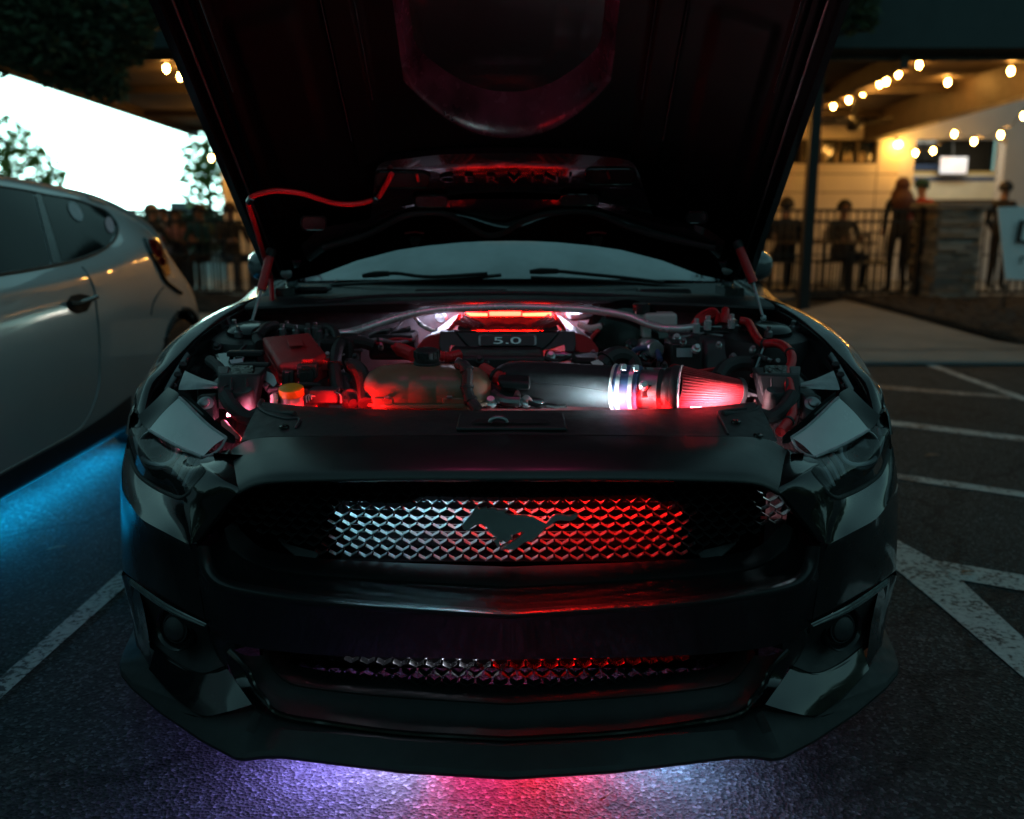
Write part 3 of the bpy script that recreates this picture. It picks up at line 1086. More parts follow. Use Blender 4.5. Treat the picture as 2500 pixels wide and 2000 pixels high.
# ---------------------------------------------------------------- headlights
M['guide'] = mat('clear_guide', (0.75, 0.78, 0.80), 0.25, coat=1, var=.05)
M['lamp_in'] = mat('lamp_inner', (0.30, 0.32, 0.34), 0.3, var=0.3, vscale=40)
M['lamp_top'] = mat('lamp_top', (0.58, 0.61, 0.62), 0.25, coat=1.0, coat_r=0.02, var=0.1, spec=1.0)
for s in (1, -1):
    hl = empty('headlight', (s * .8, .4, .7))
    link_child(hl, car)

    def add(bb, nm, mm, **kw):
        return (bb if s > 0 else bb.mirrored()).build(nm, M[mm], hl, **kw)

    # top of the lamp body, its pale grey colour stands in for mirrored sky
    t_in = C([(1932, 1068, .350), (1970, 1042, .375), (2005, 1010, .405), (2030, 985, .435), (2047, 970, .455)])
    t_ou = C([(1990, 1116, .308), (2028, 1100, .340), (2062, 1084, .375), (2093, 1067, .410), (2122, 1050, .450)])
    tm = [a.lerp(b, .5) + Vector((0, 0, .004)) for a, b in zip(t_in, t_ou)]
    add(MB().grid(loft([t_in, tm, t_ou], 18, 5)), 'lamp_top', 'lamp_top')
    bez = MB()
    t_in2 = C([(1915, 1068, .365), (1958, 1034, .40), (1994, 1000, .44), (2022, 975, .48), (2045, 958, .51)])
    bez.grid(loft([t_in, [p + Vector((0, .004, -.012)) for p in t_in], [p + Vector((0, .01, -.016)) for p in t_in2], [p + Vector((0, .012, .0)) for p in t_in2]], 18, 3))
    bez.grid(loft([C([(2047, 970, .50), (2080, 1010, .49), (2122, 1050, .475)]), C([(2052, 958, .512), (2095, 1000, .515), (2136, 1040, .50)]),
                   C([(2075, 945, .56), (2115, 985, .545), (2150, 1015, .53)])], 10, 3))
    add(bez, 'lamp_bezel', 'plastic_gloss')
    fil = MB().grid([C([(2128, 1030, .515), (2140, 1046, .505), (2156, 1066, .50)]), C([(2150, 1000, .565), (2162, 1025, .555), (2172, 1062, .54)]), C([(2160, 985, .60), (2172, 1015, .59), (2180, 1060, .585)])])
    add(fil, 'lamp_filler', 'paint')
    edge = MB().tube(t_ou, .0035, 8, smooth=4)
    edge.tube(t_in, .003, 8, smooth=4)
    edge.tube([t_in[0], P(1946, 1094, .335), P(1968, 1110, .318), t_ou[0]], .003, 8, smooth=4)
    add(edge, 'lamp_edge', 'lamp_in')
    # clear outer lens
    L0 = C([(1992, 1118, .306), (2028, 1102, .348), (2062, 1086, .393), (2093, 1069, .433), (2124, 1052, .473), (2152, 1025, .535)])
    L1 = C([(1984, 1138, .245), (2040, 1155, .268), (2088, 1140, .345), (2125, 1115, .405), (2150, 1085, .465), (2170, 1050, .54)])
    L2 = C([(1978, 1150, .214), (2030, 1212, .207), (2071, 1207, .30), (2122, 1180, .39), (2152, 1151, .45), (2171, 1100, .54)])
    add(MB().grid(loft([L0, [p + Vector((0, -.012, .004)) for p in L1], L2], 24, 6)), 'lens', 'lens')
    add(MB().tube(L2, .005, 8, smooth=5), 'lens_seal', 'rubber')
    # inside: bowl, three slanted bars, projector with ring
    back = MB().grid(loft([[p + Vector((-.005, .03, -.004)) for p in L0], [p + Vector((-.02, .14, .0)) for p in L1], [p + Vector((-.004, .03, .004)) for p in L2]], 20, 5))
    add(back, 'lamp_bowl', 'plastic_gloss')
    for (u0, v0), (u1, v1) in (((2014, 1118), (2046, 1172)), ((1998, 1128), (2034, 1188)), ((2031, 1110), (2060, 1160))):
        add(MB().tube([P(u0, v0, .352), P((u0 + u1) / 2 + 3, (v0 + v1) / 2, .332), P(u1, v1, .318)], [.006, .008, .006], 8, smooth=3), 'light_bar', 'lamp_in')
    pc = P(2103, 1098, .445)
    ax = Vector((.25, -.95, .15)).normalized()
    add(MB().lathe([(.046, -.03), (.047, .004), (.044, .007), (.041, .003), (.039, -.01)], pc, ax, 32), 'projector_ring', 'lamp_in')
    add(MB().lathe([(.036, -.01), (.033, .0), (.024, .010), (.012, .015), (0, .016)], pc, ax, 28), 'projector', 'plastic_gloss')
    hoop = [P(2052, 1090, .405), P(2056, 1116, .37), P(2075, 1132, .365), P(2105, 1134, .40), P(2135, 1122, .445), P(2150, 1092, .485), P(2156, 1060, .53)]
    add(MB().tube(hoop, .0055, 8, smooth=5), 'light_guide', 'guide')

# ---------------------------------------------------------------- fenders
inner = [(1848, 731, 1.30), (1901, 755, 1.15), (1958, 788, 1.0), (2002, 821, .88), (2033, 852, .80), (2075, 895, .70), (2115, 953, .60), (2148, 1066, .48)]
outer = [(1857, 722, 1.32), (1914, 744, 1.17), (1980, 776, 1.02), (2035, 812, .90), (2068, 843, .82), (2101, 894, .72), (2134, 938, .62), (2173, 1062, .515)]
Fi, Fo = C(inner), C(outer)
Fi = [Vector((.775, 1.62, .965))] + Fi
Fo = [Vector((.845, 1.62, .955))] + Fo
sidex = [.935, .94, .945, .95, .952, .952, .945, .922, .888]
S_1 = [Vector(((p.x + x) / 2 + .012, p.y + .005, p.z - .035)) for p, x in zip(Fo, sidex)]
S_2 = [Vector((x, p.y + .02, .76 - .1 * max(0, .75 - p.y))) for p, x in zip(Fo, sidex)]
S_3 = [Vector((x + .004, max(p.y, .66) + .02, .66 if p.y > .8 else .60)) for p, x in zip(Fo, sidex)]
for s in (1, -1):
    b = MB()
    b.grid(loft([[p + Vector((-.012, 0, -.05)) for p in Fi], [p + Vector((-.004, 0, -.014)) for p in Fi], Fi, [(p + q) / 2 + Vector((0, 0, .006)) for p, q in zip(Fi, Fo)], Fo, S_1, S_2, S_3], 44, 4))
    # panel round the wheel arch and behind it
    arch = [Vector((.955, .955 + .365 * math.cos(R(a)), .335 + .365 * math.sin(R(a)))) for a in range(0, 181, 12)]
    up_ = [Vector((.956, p.y + (.08 if i < 3 else 0) - (.0 if i < 13 else .0), max(p.z + .03, .69 if 3 <= i <= 12 else p.z))) for i, p in enumerate(arch)]
    b.grid([arch, up_])
    b.grid([[Vector((.955, 1.33, .20)), Vector((.955, 1.33, .45)), Vector((.956, 1.40, .69))], [Vector((.95, 1.64, .20)), Vector((.958, 1.64, .45)), Vector((.957, 1.64, .69))]])
    (b if s > 0 else b.mirrored()).build('fender', M['paint'], car, angle=40)
    # wheels
    wc = Vector((s * .84, .955, .335))
    wh = empty('wheel', wc)
    link_child(wh, car)
    ax = (s, 0, 0)
    MB().lathe([(.24, -.10), (.30, -.115), (.33, -.10), (.337, -.06), (.337, .06), (.33, .10), (.30, .115), (.24, .10)], wc, ax, 40).build('tyre', M['rubber'], wh)
    rimb = MB().lathe([(.24, .10), (.225, .09), (.215, .05), (.2, -.08), (.0, -.08)], wc, ax, 40)
    for k in range(10):
        a = k * 2 * math.pi / 10
        d = Vector((0, math.cos(a), math.sin(a)))
        rimb.tube([wc + d * .04 + Vector((s * .06, 0, 0)), wc + d * .225 + Vector((s * .075, 0, 0))], .014, 6)
    rimb.build('rim', M['metal_dark'], wh)

# ---------------------------------------------------------------- doors, cabin, glass
b = MB()
prof = [(.95, .18), (.957, .42), (.955, .62), (.94, .78), (.90, .93), (.855, .975)]
rows = []
for y, k, dz in ((1.645, 1.0, 0), (2.2, 1.0, .005), (2.9, .995, .01), (3.5, .985, .03), (4.1, .96, .04), (4.55, .86, .04), (4.72, .62, .02)):
    rows.append([Vector((x * k, y, z + dz * (z > .7))) for x, z in prof])
b.grid(loft(rows, 14, 4))
b.mirror()
b.grid([[Vector((-.60, 4.72, .2)), Vector((.60, 4.72, .2))], [Vector((-.60, 4.72, .99)), Vector((.60, 4.72, .99))], [Vector((-.80, 4.0, 1.02)), Vector((.80, 4.0, 1.02))]])
b.build('body_side', M['paint'], car)
WB = [Vector((-.74, 1.74, .955)), Vector((-.55, 1.62, .968)), Vector((-.28, 1.55, .975)), Vector((0, 1.53, .978)), Vector((.28, 1.55, .975)), Vector((.55, 1.62, .968)), Vector((.74, 1.74, .955))]
WT = [Vector((-.58, 2.47, 1.30)), Vector((-.42, 2.40, 1.32)), Vector((-.21, 2.36, 1.332)), Vector((0, 2.35, 1.336)), Vector((.21, 2.36, 1.332)), Vector((.42, 2.40, 1.32)), Vector((.58, 2.47, 1.30))]
wmid = [a.lerp(c, .5) + Vector((0, -.012, .018)) for a, c in zip(WB, WT)]
windshield = MB().grid(loft([WB, wmid, WT], 40, 8)).build('windshield', M['windshield'], car)
b = MB()
b.grid(loft([WT, [Vector((p.x * 1.02, 2.9, p.z + .045)) for p in WT], [Vector((p.x, 3.5, p.z + .01)) for p in WT], [Vector((p.x * 1.1, 4.2, 1.06)) for p in WT]], 20, 4))
for s in (-1, 1):
    b.tube([Vector((s * .77, 1.72, .955)), Vector((s * .70, 2.05, 1.13)), Vector((s * .60, 2.47, 1.30))], .028, 8, smooth=4)
b.build('roof', M['paint'], car)
for s in (-1, 1):
    b = MB()
    b.grid([[Vector((s * .84, 1.80, .985)), Vector((s * .84, 2.8, .99)), Vector((s * .80, 3.6, 1.03))], [Vector((s * .62, 2.47, 1.28)), Vector((s * .60, 2.85, 1.33)), Vector((s * .58, 3.5, 1.28))]])
    b.build('side_window', M['tinted'], car)
# dashboard, wheel and seats behind the glass
b = MB()
b.grid(loft([[Vector((-.72, 1.80, .95)), Vector((0, 1.62, .965)), Vector((.72, 1.80, .95))], [Vector((-.72, 2.10, .97)), Vector((0, 2.05, .99)), Vector((.72, 2.10, .97))], [Vector((-.72, 2.20, .80)), Vector((0, 2.18, .8)), Vector((.72, 2.20, .80))]], 20, 4))
b.build('dashboard', M['plastic_g'], car)
sw = MB()
c0 = Vector((.36, 2.28, 1.00))
ring = [c0 + Vector((.18 * math.cos(a), .06 * math.sin(a), .17 * math.sin(a))) for a in [k * 2 * math.pi / 28 for k in range(29)]]
sw.tube(ring, .014, 8)
sw.tube([c0 - Vector((.17, 0, 0)), c0 + Vector((.17, 0, 0))], .02, 8)
sw.build('steering_wheel', M['plastic_g'], car)
for x in (-.37, .37):
    sb = MB().box((x, 2.75, .92), (.46, .14, .62)).box((x, 2.80, 1.25), (.24, .09, .16))
    sb.build('seat', M['plastic_g'], car, bevel=.05, seg=3)

# mirrors
for s in (1, -1):
    mr = empty('mirror', (s * .89, 1.95, .96))
    link_child(mr, car)
    c0 = Vector((s * .888, 1.93, 1.000))
    rows = []
    for t, k in ((-.075, .15), (-.068, .55), (-.04, .88), (0, 1.0), (.05, .98), (.06, .94)):
        rows.append([c0 + Vector((.105 * k * math.copysign(abs(math.cos(a)) ** .75, math.cos(a)), t, .062 * k * math.copysign(abs(math.sin(a)) ** .75, math.sin(a)))) for a in [j * 2 * math.pi / 24 for j in range(24)]])
    b = MB().grid(rows, closed_u=True)
    b.add(rows[0], [tuple(range(24))])
    b.build('mirror_cap', M['mirror_cap'] if 'mirror_cap' in M else M.setdefault('mirror_cap', mat('mirror_cap', (0.10, 0.11, 0.115), 0.15, coat=1, var=.1)), mr)
    MB().box(c0 + Vector((0, .062, 0)), (.18, .004, .10)).build('mirror_glass', M['metal'], mr, bevel=.01)
    MB().tube([c0 + Vector((-s * .09, 0, -.05)), Vector((s * .80, 1.90, .93))], .022, 8).build('mirror_arm', M['plastic'], mr)

# windshield stickers: a looped ribbon and a skull
wb = bvh_of([windshield])


def on_glass(pts, off=.003):
    out = []
    for u, v in pts:
        h = hit(wb, u, v, off)
        out.append(h if h is not None else P(u, v, 1.75))
    return out


rib = [(823, 684), (800, 690), (775, 694), (752, 694), (744, 688), (752, 679), (770, 674), (782, 677), (786, 688), (788, 700), (792, 708)]
b = MB()
c_ = resample(on_glass([(p[0], p[1]) for p in catmull([Vector((u, v, 0)) for u, v in rib], 4)]), 40)
for i in range(len(c_) - 1):
    pass
wdt = Vector((0, .006, .011))
b.grid([[p - wdt * .5 for p in c_], [p + wdt * .5 for p in c_]])
b.build('ribbon_sticker', M['sticker_p'], car, smooth=False, label='pale pink looped ribbon sticker on windshield')
sk = [(1690, 668), (1700, 664), (1712, 666), (1719, 673), (1722, 683), (1716, 690), (1712, 697), (1700, 696), (1694, 690), (1688, 682), (1687, 674)]
b = MB().add(on_glass(sk), [tuple(range(len(sk)))])
skull = b.build('skull_sticker', M['sticker'], car, smooth=False, label='grey skull sticker on windshield')
for poly in ([(1697, 674), (1702, 673), (1704, 678), (1699, 680)], [(1709, 676), (1714, 676), (1715, 681), (1710, 682)], [(1704, 684), (1707, 683), (1708, 687)]):
    MB().add(on_glass(poly, .005), [tuple(range(len(poly)))]).build('skull_hole', M['dark'], skull, smooth=False)
sk2 = [(1705, 700), (1716, 694), (1728, 696), (1722, 703), (1730, 706), (1718, 712), (1712, 706)]
MB().add(on_glass(sk2), [tuple(range(len(sk2)))]).build('bone_mark', M['sticker'], skull, smooth=False)
# ================================================================== engine bay of the black car
def block(name, u0, u1, v0, v1, Y, depth, mm, bevel=.004, parent=car, lean=0.0, seg=2):
    """box whose front face fills a measured rectangle at depth Y"""
    a, b_, c, d = P(u0, v0, Y + lean), P(u1, v0, Y + lean), P(u1, v1, Y), P(u0, v1, Y)
    return MB().prism([a, b_, c, d], (0, depth, 0)).build(name, M[mm], parent, bevel=bevel, seg=seg)


def hose(name, px, r, mm, parent=car, n=10, sub=6, ribs=0, clips=()):
    """px: (u, v, Y)"""
    pts = catmull(C(px), sub)
    if ribs:
        L = sum((b_ - a).length for a, b_ in zip(pts, pts[1:]))
        k = max(8, int(L / ribs) * 2)
        pts = resample(pts, k)
        rr = [r * (1.0 if i % 2 else .80) for i in range(k)]
        o = MB().tube(pts, rr, n).build(name, M[mm], parent, angle=25)
    else:
        o = MB().tube(pts, r, n).build(name, M[mm], parent)
    for t in clips:
        q = resample(pts, 101)
        i = int(t * 98) + 1
        ax = (q[i + 1] - q[i - 1]).normalized()
        MB().lathe([(r * 1.02, -.004), (r * 1.22, -.003), (r * 1.22, .003), (r * 1.02, .004)], q[i], ax, 12).build('cable_tie', M['plastic'], o)
    return o


def bolt(u, v, Y, r=.012, ax=(0, -.5, .85), mm='metal_d'):
    p = P(u, v, Y)
    ax = Vector(ax).normalized()
    o = MB().lathe([(r * 1.5, -.01), (r * 1.5, 0), (r * 1.1, .002), (r, .003), (r, .009), (r * .8, .011), (0, .011)], p, ax, 12).build('bolt', M[mm], car, angle=30)
    return o


# radiator cover
Ac = C([(1242, 1061, .247), (1500, 1063, .262), (1700, 1065, .292), (1780, 1066, .307), (1840, 1068, .324), (1897, 1078, .345)])
Rc = C([(1242, 1003, .495), (1500, 1001, .50), (1640, 997, .505), (1740, 992, .51), (1800, 986, .515), (1848, 981, .52)])
b = MB()
lowA = [p + Vector((0, .006, -.006)) for p in Ac]
mids = [[a.lerp(c, t) + Vector((0, 0, .006 * math.sin(math.pi * t))) for a, c in zip(Ac, Rc)] for t in (.06, .3, .6, .9)]
b.grid(loft([lowA, Ac] + mids + [Rc, [p + Vector((0, .008, -.012)) for p in Rc], [p + Vector((0, .004, -.05)) for p in Rc]], 40, 3))
endc = [lowA[-1], Ac[-1]] + [m_[-1] for m_ in mids] + [Rc[-1]]
b.grid([endc, [p + Vector((.01, .01, -.03)) for p in endc]])
rad_cover = b.mirror().build('radiator_cover', M['plastic'], car, angle=40, label='matte black cover over the radiator')
cov = bvh_of([rad_cover])


def onc(u, v, off=.002):
    h = hit(cov, u, v, off)
    return h if h is not None else P(u, v, .38)


for s, path in ((1, [(1822, 998), (1790, 1002), (1753, 1008), (1762, 1030), (1777, 1062)]), (-1, [(634, 1000), (660, 1014), (700, 1024), (731, 1024), (722, 1046), (706, 1074)])):
    MB().tube([onc(u, v, .001) for u, v in path], .0032, 6, smooth=4).build('cover_seam', M['plastic_g'], rad_cover)
for u, v in ((694, 1045), (1797, 1033), (730, 1077), (1850, 1066)):
    p = onc(u, v)
    MB().lathe([(.011, 0), (.010, .003), (.004, .004), (0, .002)], p, (0, -.1, 1), 14).build('push_clip', M['plastic_gloss'], rad_cover)
lt = MB()
lz = [onc(1113, 1056, .001), onc(1385, 1056, .001), onc(1376, 1018, .001), onc(1122, 1018, .001)]
lt.prism(lz, (0, 0, .010))
lt.build('latch_cover', M['plastic'], rad_cover, bevel=.008, seg=3)
MB().prism([onc(1150, 1049, .014), onc(1345, 1049, .014), onc(1330, 1040, .014), onc(1165, 1040, .014)], (0, .001, .001)).build('latch_slot', M['dark'], rad_cover, smooth=False)
c0 = onc(1217, 1049, .016)
MB().tube([c0 + Vector((.017 * math.cos(R(a)), 0, .010 * math.sin(R(a)))) for a in range(0, 181, 20)], .0045, 8).build('hood_striker', M['metal_d'], rad_cover)

# lids of the ducts at both ends of the cover, curved rims
for s in (1, -1):
    b = MB()
    rim = C([(1846, 978, .53), (1852, 992, .50), (1838, 1004, .47), (1800, 1010, .45), (1765, 1010, .43)])
    b.tube(rim, .006, 8, smooth=5)
    (b if s > 0 else b.mirrored()).build('cover_rim', M['plastic'], rad_cover)

# bay floor, firewall, side aprons
b = MB().grid([[(-.78, .44, .50), (.78, .44, .50)], [(-.78, 1.32, .50), (.78, 1.32, .50)]])
b.build('engine_bay_floor', M['dark'], car, smooth=False)
fwb = MB()
rows = []
for z, y in ((.50, 1.27), (.70, 1.29), (.86, 1.30), (.915, 1.27), (.925, 1.22)):
    rows.append([Vector((x, y - .05 * abs(x) ** 2, z - .05 * max(0, abs(x) - .25))) for x in (-.78, -.6, -.4, -.2, 0, .2, .4, .6, .78)])
fwb.grid(loft(rows, 24, 3))
fwb.build('firewall', M['steel_g'], car)
for s in (1, -1):
    Fr = [p + Vector((-.012, 0, -.05)) for p in Fi]
    b = MB().grid(loft([Fr, [p + Vector((-.05, .0, -.055)) for p in Fr], [Vector((p.x - .07, p.y, .80 - .12 * max(0, .9 - p.y) - .45 * max(0, .75 - p.y))) for p in Fr],
                        [Vector((.66, p.y, .76 - .12 * max(0, .9 - p.y) - .45 * max(0, .75 - p.y))) for p in Fr], [Vector((.64, p.y, .50)) for p in Fr]], 30, 3))
    (b if s > 0 else b.mirrored()).build('inner_apron', M['plastic_gloss'], car, angle=50)
    # lip of the wing with stamped slots
    b = MB().grid(loft([C([(2031, 858, .80), (2060, 905, .71), (2085, 950, .63)]), C([(2018, 872, .79), (2046, 918, .70), (2070, 965, .62)]), C([(2010, 880, .80), (2038, 926, .71), (2062, 972, .64)])], 12, 3))
    br = (b if s > 0 else b.mirrored()).build('wing_bracket', M['metal_dark'], car)
    for u, v, Y in ((2040, 893, .738), (2052, 918, .70), (2064, 945, .66)):
        q = P(u, v - 2, Y)
        q.x *= s
        MB().lathe([(.010, 0), (.010, .004), (.006, .005), (0, .003)], q, (-.3 * s, -.4, .8), 10).build('bolt', M['plastic'], br)
    # cross bracket towards the lamp
    b = MB().grid(loft([C([(1955, 935, .60), (1990, 925, .61), (2020, 912, .64), (2035, 905, .66)]), C([(1955, 942, .58), (1995, 938, .58), (2030, 935, .60), (2048, 940, .60)]),
                        C([(1955, 948, .58), (1995, 950, .57), (2030, 952, .58), (2050, 952, .59)])], 14, 3))
    (b if s > 0 else b.mirrored()).build('lamp_bracket', M['metal_d'], car)
    # shock tower with black top mount
    tw_ = P(1868, 812, 1.0)
    tw_.x *= s
    MB().lathe([(.15, -.20), (.13, -.03), (.12, -.005), (.10, .0), (.07, .0)], tw_, (0, -.12, 1), 28).build('strut_tower', M['plastic'], car)
    MB().lathe([(.075, -.005), (.074, .012), (.06, .022), (.03, .026), (0, .026)], tw_, (0, -.12, 1), 28).build('strut_mount', M['plastic_gloss'], car)
    for k in range(3):
        a = R(20 + 120 * k)
        MB().lathe([(.012, 0), (.011, .014), (.006, .018), (.006, .03), (0, .03)], tw_ + Vector((.093 * math.cos(a), .093 * math.sin(a), .0)), (0, -.12, 1), 8).build('tower_nut', M['metal_d'], car)
    # box beside the radiator with foil-wrapped top and rubber stop
    fx = empty('duct_box', (s * .6, .6, .7))
    link_child(fx, car)

    def addx(bb, nm, mm, **kw):
        return (bb if s > 0 else bb.mirrored()).build(nm, M[mm], fx, **kw)

    b = MB().prism([P(1850, 915, .60), P(1955, 915, .60), P(1958, 1000, .545), P(1868, 1002, .545)], (0, .07, .008))
    addx(b, 'duct_body', 'plastic', bevel=.006)
    if 'foil' not in M:
        M['foil'] = mat('crumpled_foil', (0.10, 0.10, 0.095), 0.16, metal=.9, var=.4, vscale=40, bump_s=1.0, bump_scale=45, bump_d=.012)
    b = MB().prism([P(1864, 890, .66), P(1925, 890, .66), P(1922, 917, .60), P(1862, 917, .60)], (0, 0, -.02))
    addx(b, 'foil_top', 'foil', bevel=.005)
    b = MB().prism([P(1925, 893, .655), P(1955, 893, .655), P(1953, 913, .605), P(1928, 913, .605)], (0, 0, -.02))
    addx(b, 'duct_lid', 'plastic_g', bevel=.004)
    for u in (1884, 1921):
        addx(MB().tube([P(u, 925, .583), P(u + 1, 985, .543)], .004, 6), 'duct_rib', 'plastic')
    addx(MB().lathe([(.026, -.06), (.024, 0), (.020, .006), (.016, .004), (0, .0)], P(1892, 958, .545), (0, -.25, 1), 20), 'rubber_stop', 'rubber')
    b = MB().tube(C([(1850, 1012, .50), (1880, 1020, .49), (1912, 1000, .50), (1935, 965, .54)]), .018, 10, smooth=5)
    addx(b, 'duct_hose', 'rubber')
    # lamp mounting plate with bolt
    b = MB().prism([P(1962, 965, .565), P(2006, 968, .565), P(2008, 1030, .50), P(1962, 1030, .50)], (0, .04, 0))
    addx(b, 'mount_plate', 'plastic', bevel=.005)
    q = P(1984, 987, .543)
    q.x *= s
    MB().lathe([(.020, -.01), (.020, .002), (.015, .004), (.012, .005), (.012, .012), (.009, .014), (0, .014)], q, (0, -.75, .65), 20).build('mount_bolt', M['white_pl'] if False else M['metal_d'], fx)

# red plastic wedges at both lamp corners
MB().prism([P(1903, 1060, .40), P(1940, 1020, .47), P(1952, 1012, .49), P(1945, 1040, .45)], (0, .02, -.01)).build('red_corner', M['red_plastic'], car, bevel=.003)
MB().prism([P(537, 1028, .47), P(546, 1022, .48), P(586, 1066, .40), P(583, 1076, .39), P(545, 1062, .42)], (0, .02, -.01)).build('red_corner', M['red_plastic'], car, bevel=.003)

# ---------------------------------------------------------------- fuse box with red lid
fu = empty('fuse_box', P(715, 900, .7))
link_child(fu, car)
lid = [P(637, 822, .86), P(757, 810, .86), P(798, 862, .715), P(764, 878, .665), P(678, 889, .665)]
MB().prism(lid, (0, 0, -.028)).build('fuse_lid', M['red_plastic'], fu, bevel=.010, seg=3, label='red fuse box lid')
skirt = [lid[4] + Vector((.002, 0, -.028)), lid[3] + Vector((-.002, 0, -.028)), lid[2] + Vector((-.003, .004, -.028)), lid[1] + Vector((-.004, -.004, -.028)), lid[0] + Vector((.004, -.004, -.028))]
MB().prism(skirt, (0, .004, -.035)).build('fuse_skirt', M['red_plastic'], fu, bevel=.004)
MB().prism([p + Vector((0, .01, -.036)) for p in skirt], (0, .0, -.10)).build('fuse_body', M['plastic_g'], fu, bevel=.003)
block('fuse_latch', 724, 772, 890, 925, .648, .03, 'plastic_g', .003, fu)
block('fuse_latch', 736, 762, 876, 896, .655, .02, 'red_plastic', .003, fu)
block('fuse_clip', 738, 760, 898, 918, .642, .02, 'plastic', .002, fu)
block('fuse_clip', 688, 716, 905, 948, .655, .03, 'plastic_g', .003, fu)
block('fuse_clip', 731, 764, 908, 935, .640, .02, 'plastic', .002, fu)
block('fuse_clip', 776, 800, 880, 905, .70, .04, 'red_plastic', .003, fu)
for u in (690, 703, 745, 757):
    block('fuse_rib', u, u + 3, 905, 945, .638 if u > 720 else .652, .01, 'plastic', .001, fu)
MB().prism([P(702, 832, .79), P(736, 829, .79), P(741, 844, .745), P(706, 847, .745)], (0, 0, .003)).build('lid_mark', M['red_plastic'], fu, bevel=.001)

# ---------------------------------------------------------------- washer filler with yellow cap
wf = empty('washer_filler', P(710, 985, .55))
link_child(wf, car)
c0 = P(711, 953, .585)
MB().lathe([(.030, -.012), (.031, -.002), (.030, .006), (.026, .009), (.012, .010), (0, .010)], c0, (0, -.18, 1), 28).build('washer_cap', M['yellow'], wf, label='bright yellow washer cap')
MB().lathe([(.027, -.06), (.027, -.010), (.020, -.008)], c0, (0, -.18, 1), 24).build('filler_neck', M['white_pl'], wf)
MB().tube(C([(668, 990, .56), (670, 972, .565), (668, 966, .57)]), .009, 8).build('filler_tab', M['white_pl'], wf)
cn = block('wiring_connector', 752, 824, 952, 986, .58, .05, 'plastic_g', .004)
for k in range(6):
    u = 746 + k * 3
    hose('wire', [(u, 985 - 2 * k, .56), (u - 1, 968, .57), (u + 8, 962 + k, .58)], .0014, 'white_pl' if k % 2 else 'rubber', cn, 5)
for k in range(3):
    hose('wire', [(815 + k * 4, 958, .58), (828 + k * 3, 965, .57), (830 + k * 3, 985, .56)], .0015, 'white_pl' if k == 1 else 'rubber', cn, 5)
block('connector_seal', 740, 772, 992, 1001, .53, .02, 'red_plastic', .002)

# ---------------------------------------------------------------- coolant reservoir
tk = empty('coolant_reservoir', P(1042, 940, .65))
link_child(tk, car)
secs = [(889, .18), (893, .42), (902, .66), (918, .83), (936, .93), (940, .915), (970, .985), (1003, 1.0), (1006, .98), (1010, 1.0), (1040, 1.0), (1068, .995), (1071, .975), (1075, .99), (1110, .96), (1145, .90), (1170, .80), (1188, .62), (1197, .40), (1200, .15)]
cz, cy = .772, .655
rows = []
for u, k in secs:
    x = P(u, 945, cy).x
    row = []
    for j in range(28):
        a = 2 * math.pi * j / 28
        ca, sa = math.cos(a), math.sin(a)
        row.append(Vector((x, cy + .10 * (k ** .7) * math.copysign(abs(ca) ** .8, ca), cz + .060 * k * math.copysign(abs(sa) ** .8, sa) - .004)))
    rows.append(row)
b = MB().grid(rows, closed_u=True)
b.add(rows[0], [tuple(range(28))])
b.add(rows[-1], [tuple(range(28))])
b.build('tank', M['tank'], tk, angle=60, label='translucent brownish coolant tank glowing red at one end')
ring = []
for j in range(40):
    a = 2 * math.pi * j / 40
    xa, xb = P(885, 960, .62).x, P(1204, 960, .62).x
    ca, sa = math.cos(a), math.sin(a)
    ring.append(Vector(((xa + xb) / 2 + (xb - xa) / 2 * math.copysign(abs(ca) ** .45, ca), cy + .106 * math.copysign(abs(sa) ** .6, sa), .744)))
fl = MB()
fl.grid([[p + Vector((0, 0, -.004)) for p in ring], [p + Vector((0, 0, .004)) for p in ring]], closed_u=True)
fl.add([p + Vector((0, 0, .004)) for p in ring], [tuple(range(40))])
fl.build('tank_flange', M['tank'], tk, smooth=False, bevel=.001)
c0 = P(1042, 868, .66)
MB().lathe([(.034, -.03), (.033, -.016), (.031, -.014), (.031, -.002), (.030, .012), (.027, .015), (.010, .016), (0, .016)], c0, (0, -.12, 1), 30).build('tank_cap', M['plastic'], tk)
for k in range(14):
    a = 2 * math.pi * k / 14
    MB().box(c0 + Vector((.031 * math.cos(a), .031 * math.sin(a), .003)), (.004, .004, .018)).build('cap_rib', M['plastic'], tk, bevel=.001)
for u0, u1 in ((910, 960), (1080, 1140)):
    block('tank_foot', u0, u1, 972, 1000, .555, .02, 'tank', .003, tk)
block('tank_clip', 938, 952, 968, 976, .545, .01, 'metal_d', .002, tk)
block('tank_clip', 1090, 1104, 967, 975, .545, .01, 'metal_d', .002, tk)
hose('overflow_hose', [(1120, 890, .60), (1135, 895, .58), (1142, 915, .57), (1140, 945, .565), (1148, 975, .55), (1165, 1000, .53)], .014, 'rubber', clips=(.25, .55, .8))
hose('spring_clamp', [(1112, 884, .60), (1118, 874, .61), (1128, 880, .60), (1118, 890, .59), (1112, 882, .6)], .002, 'metal_d')

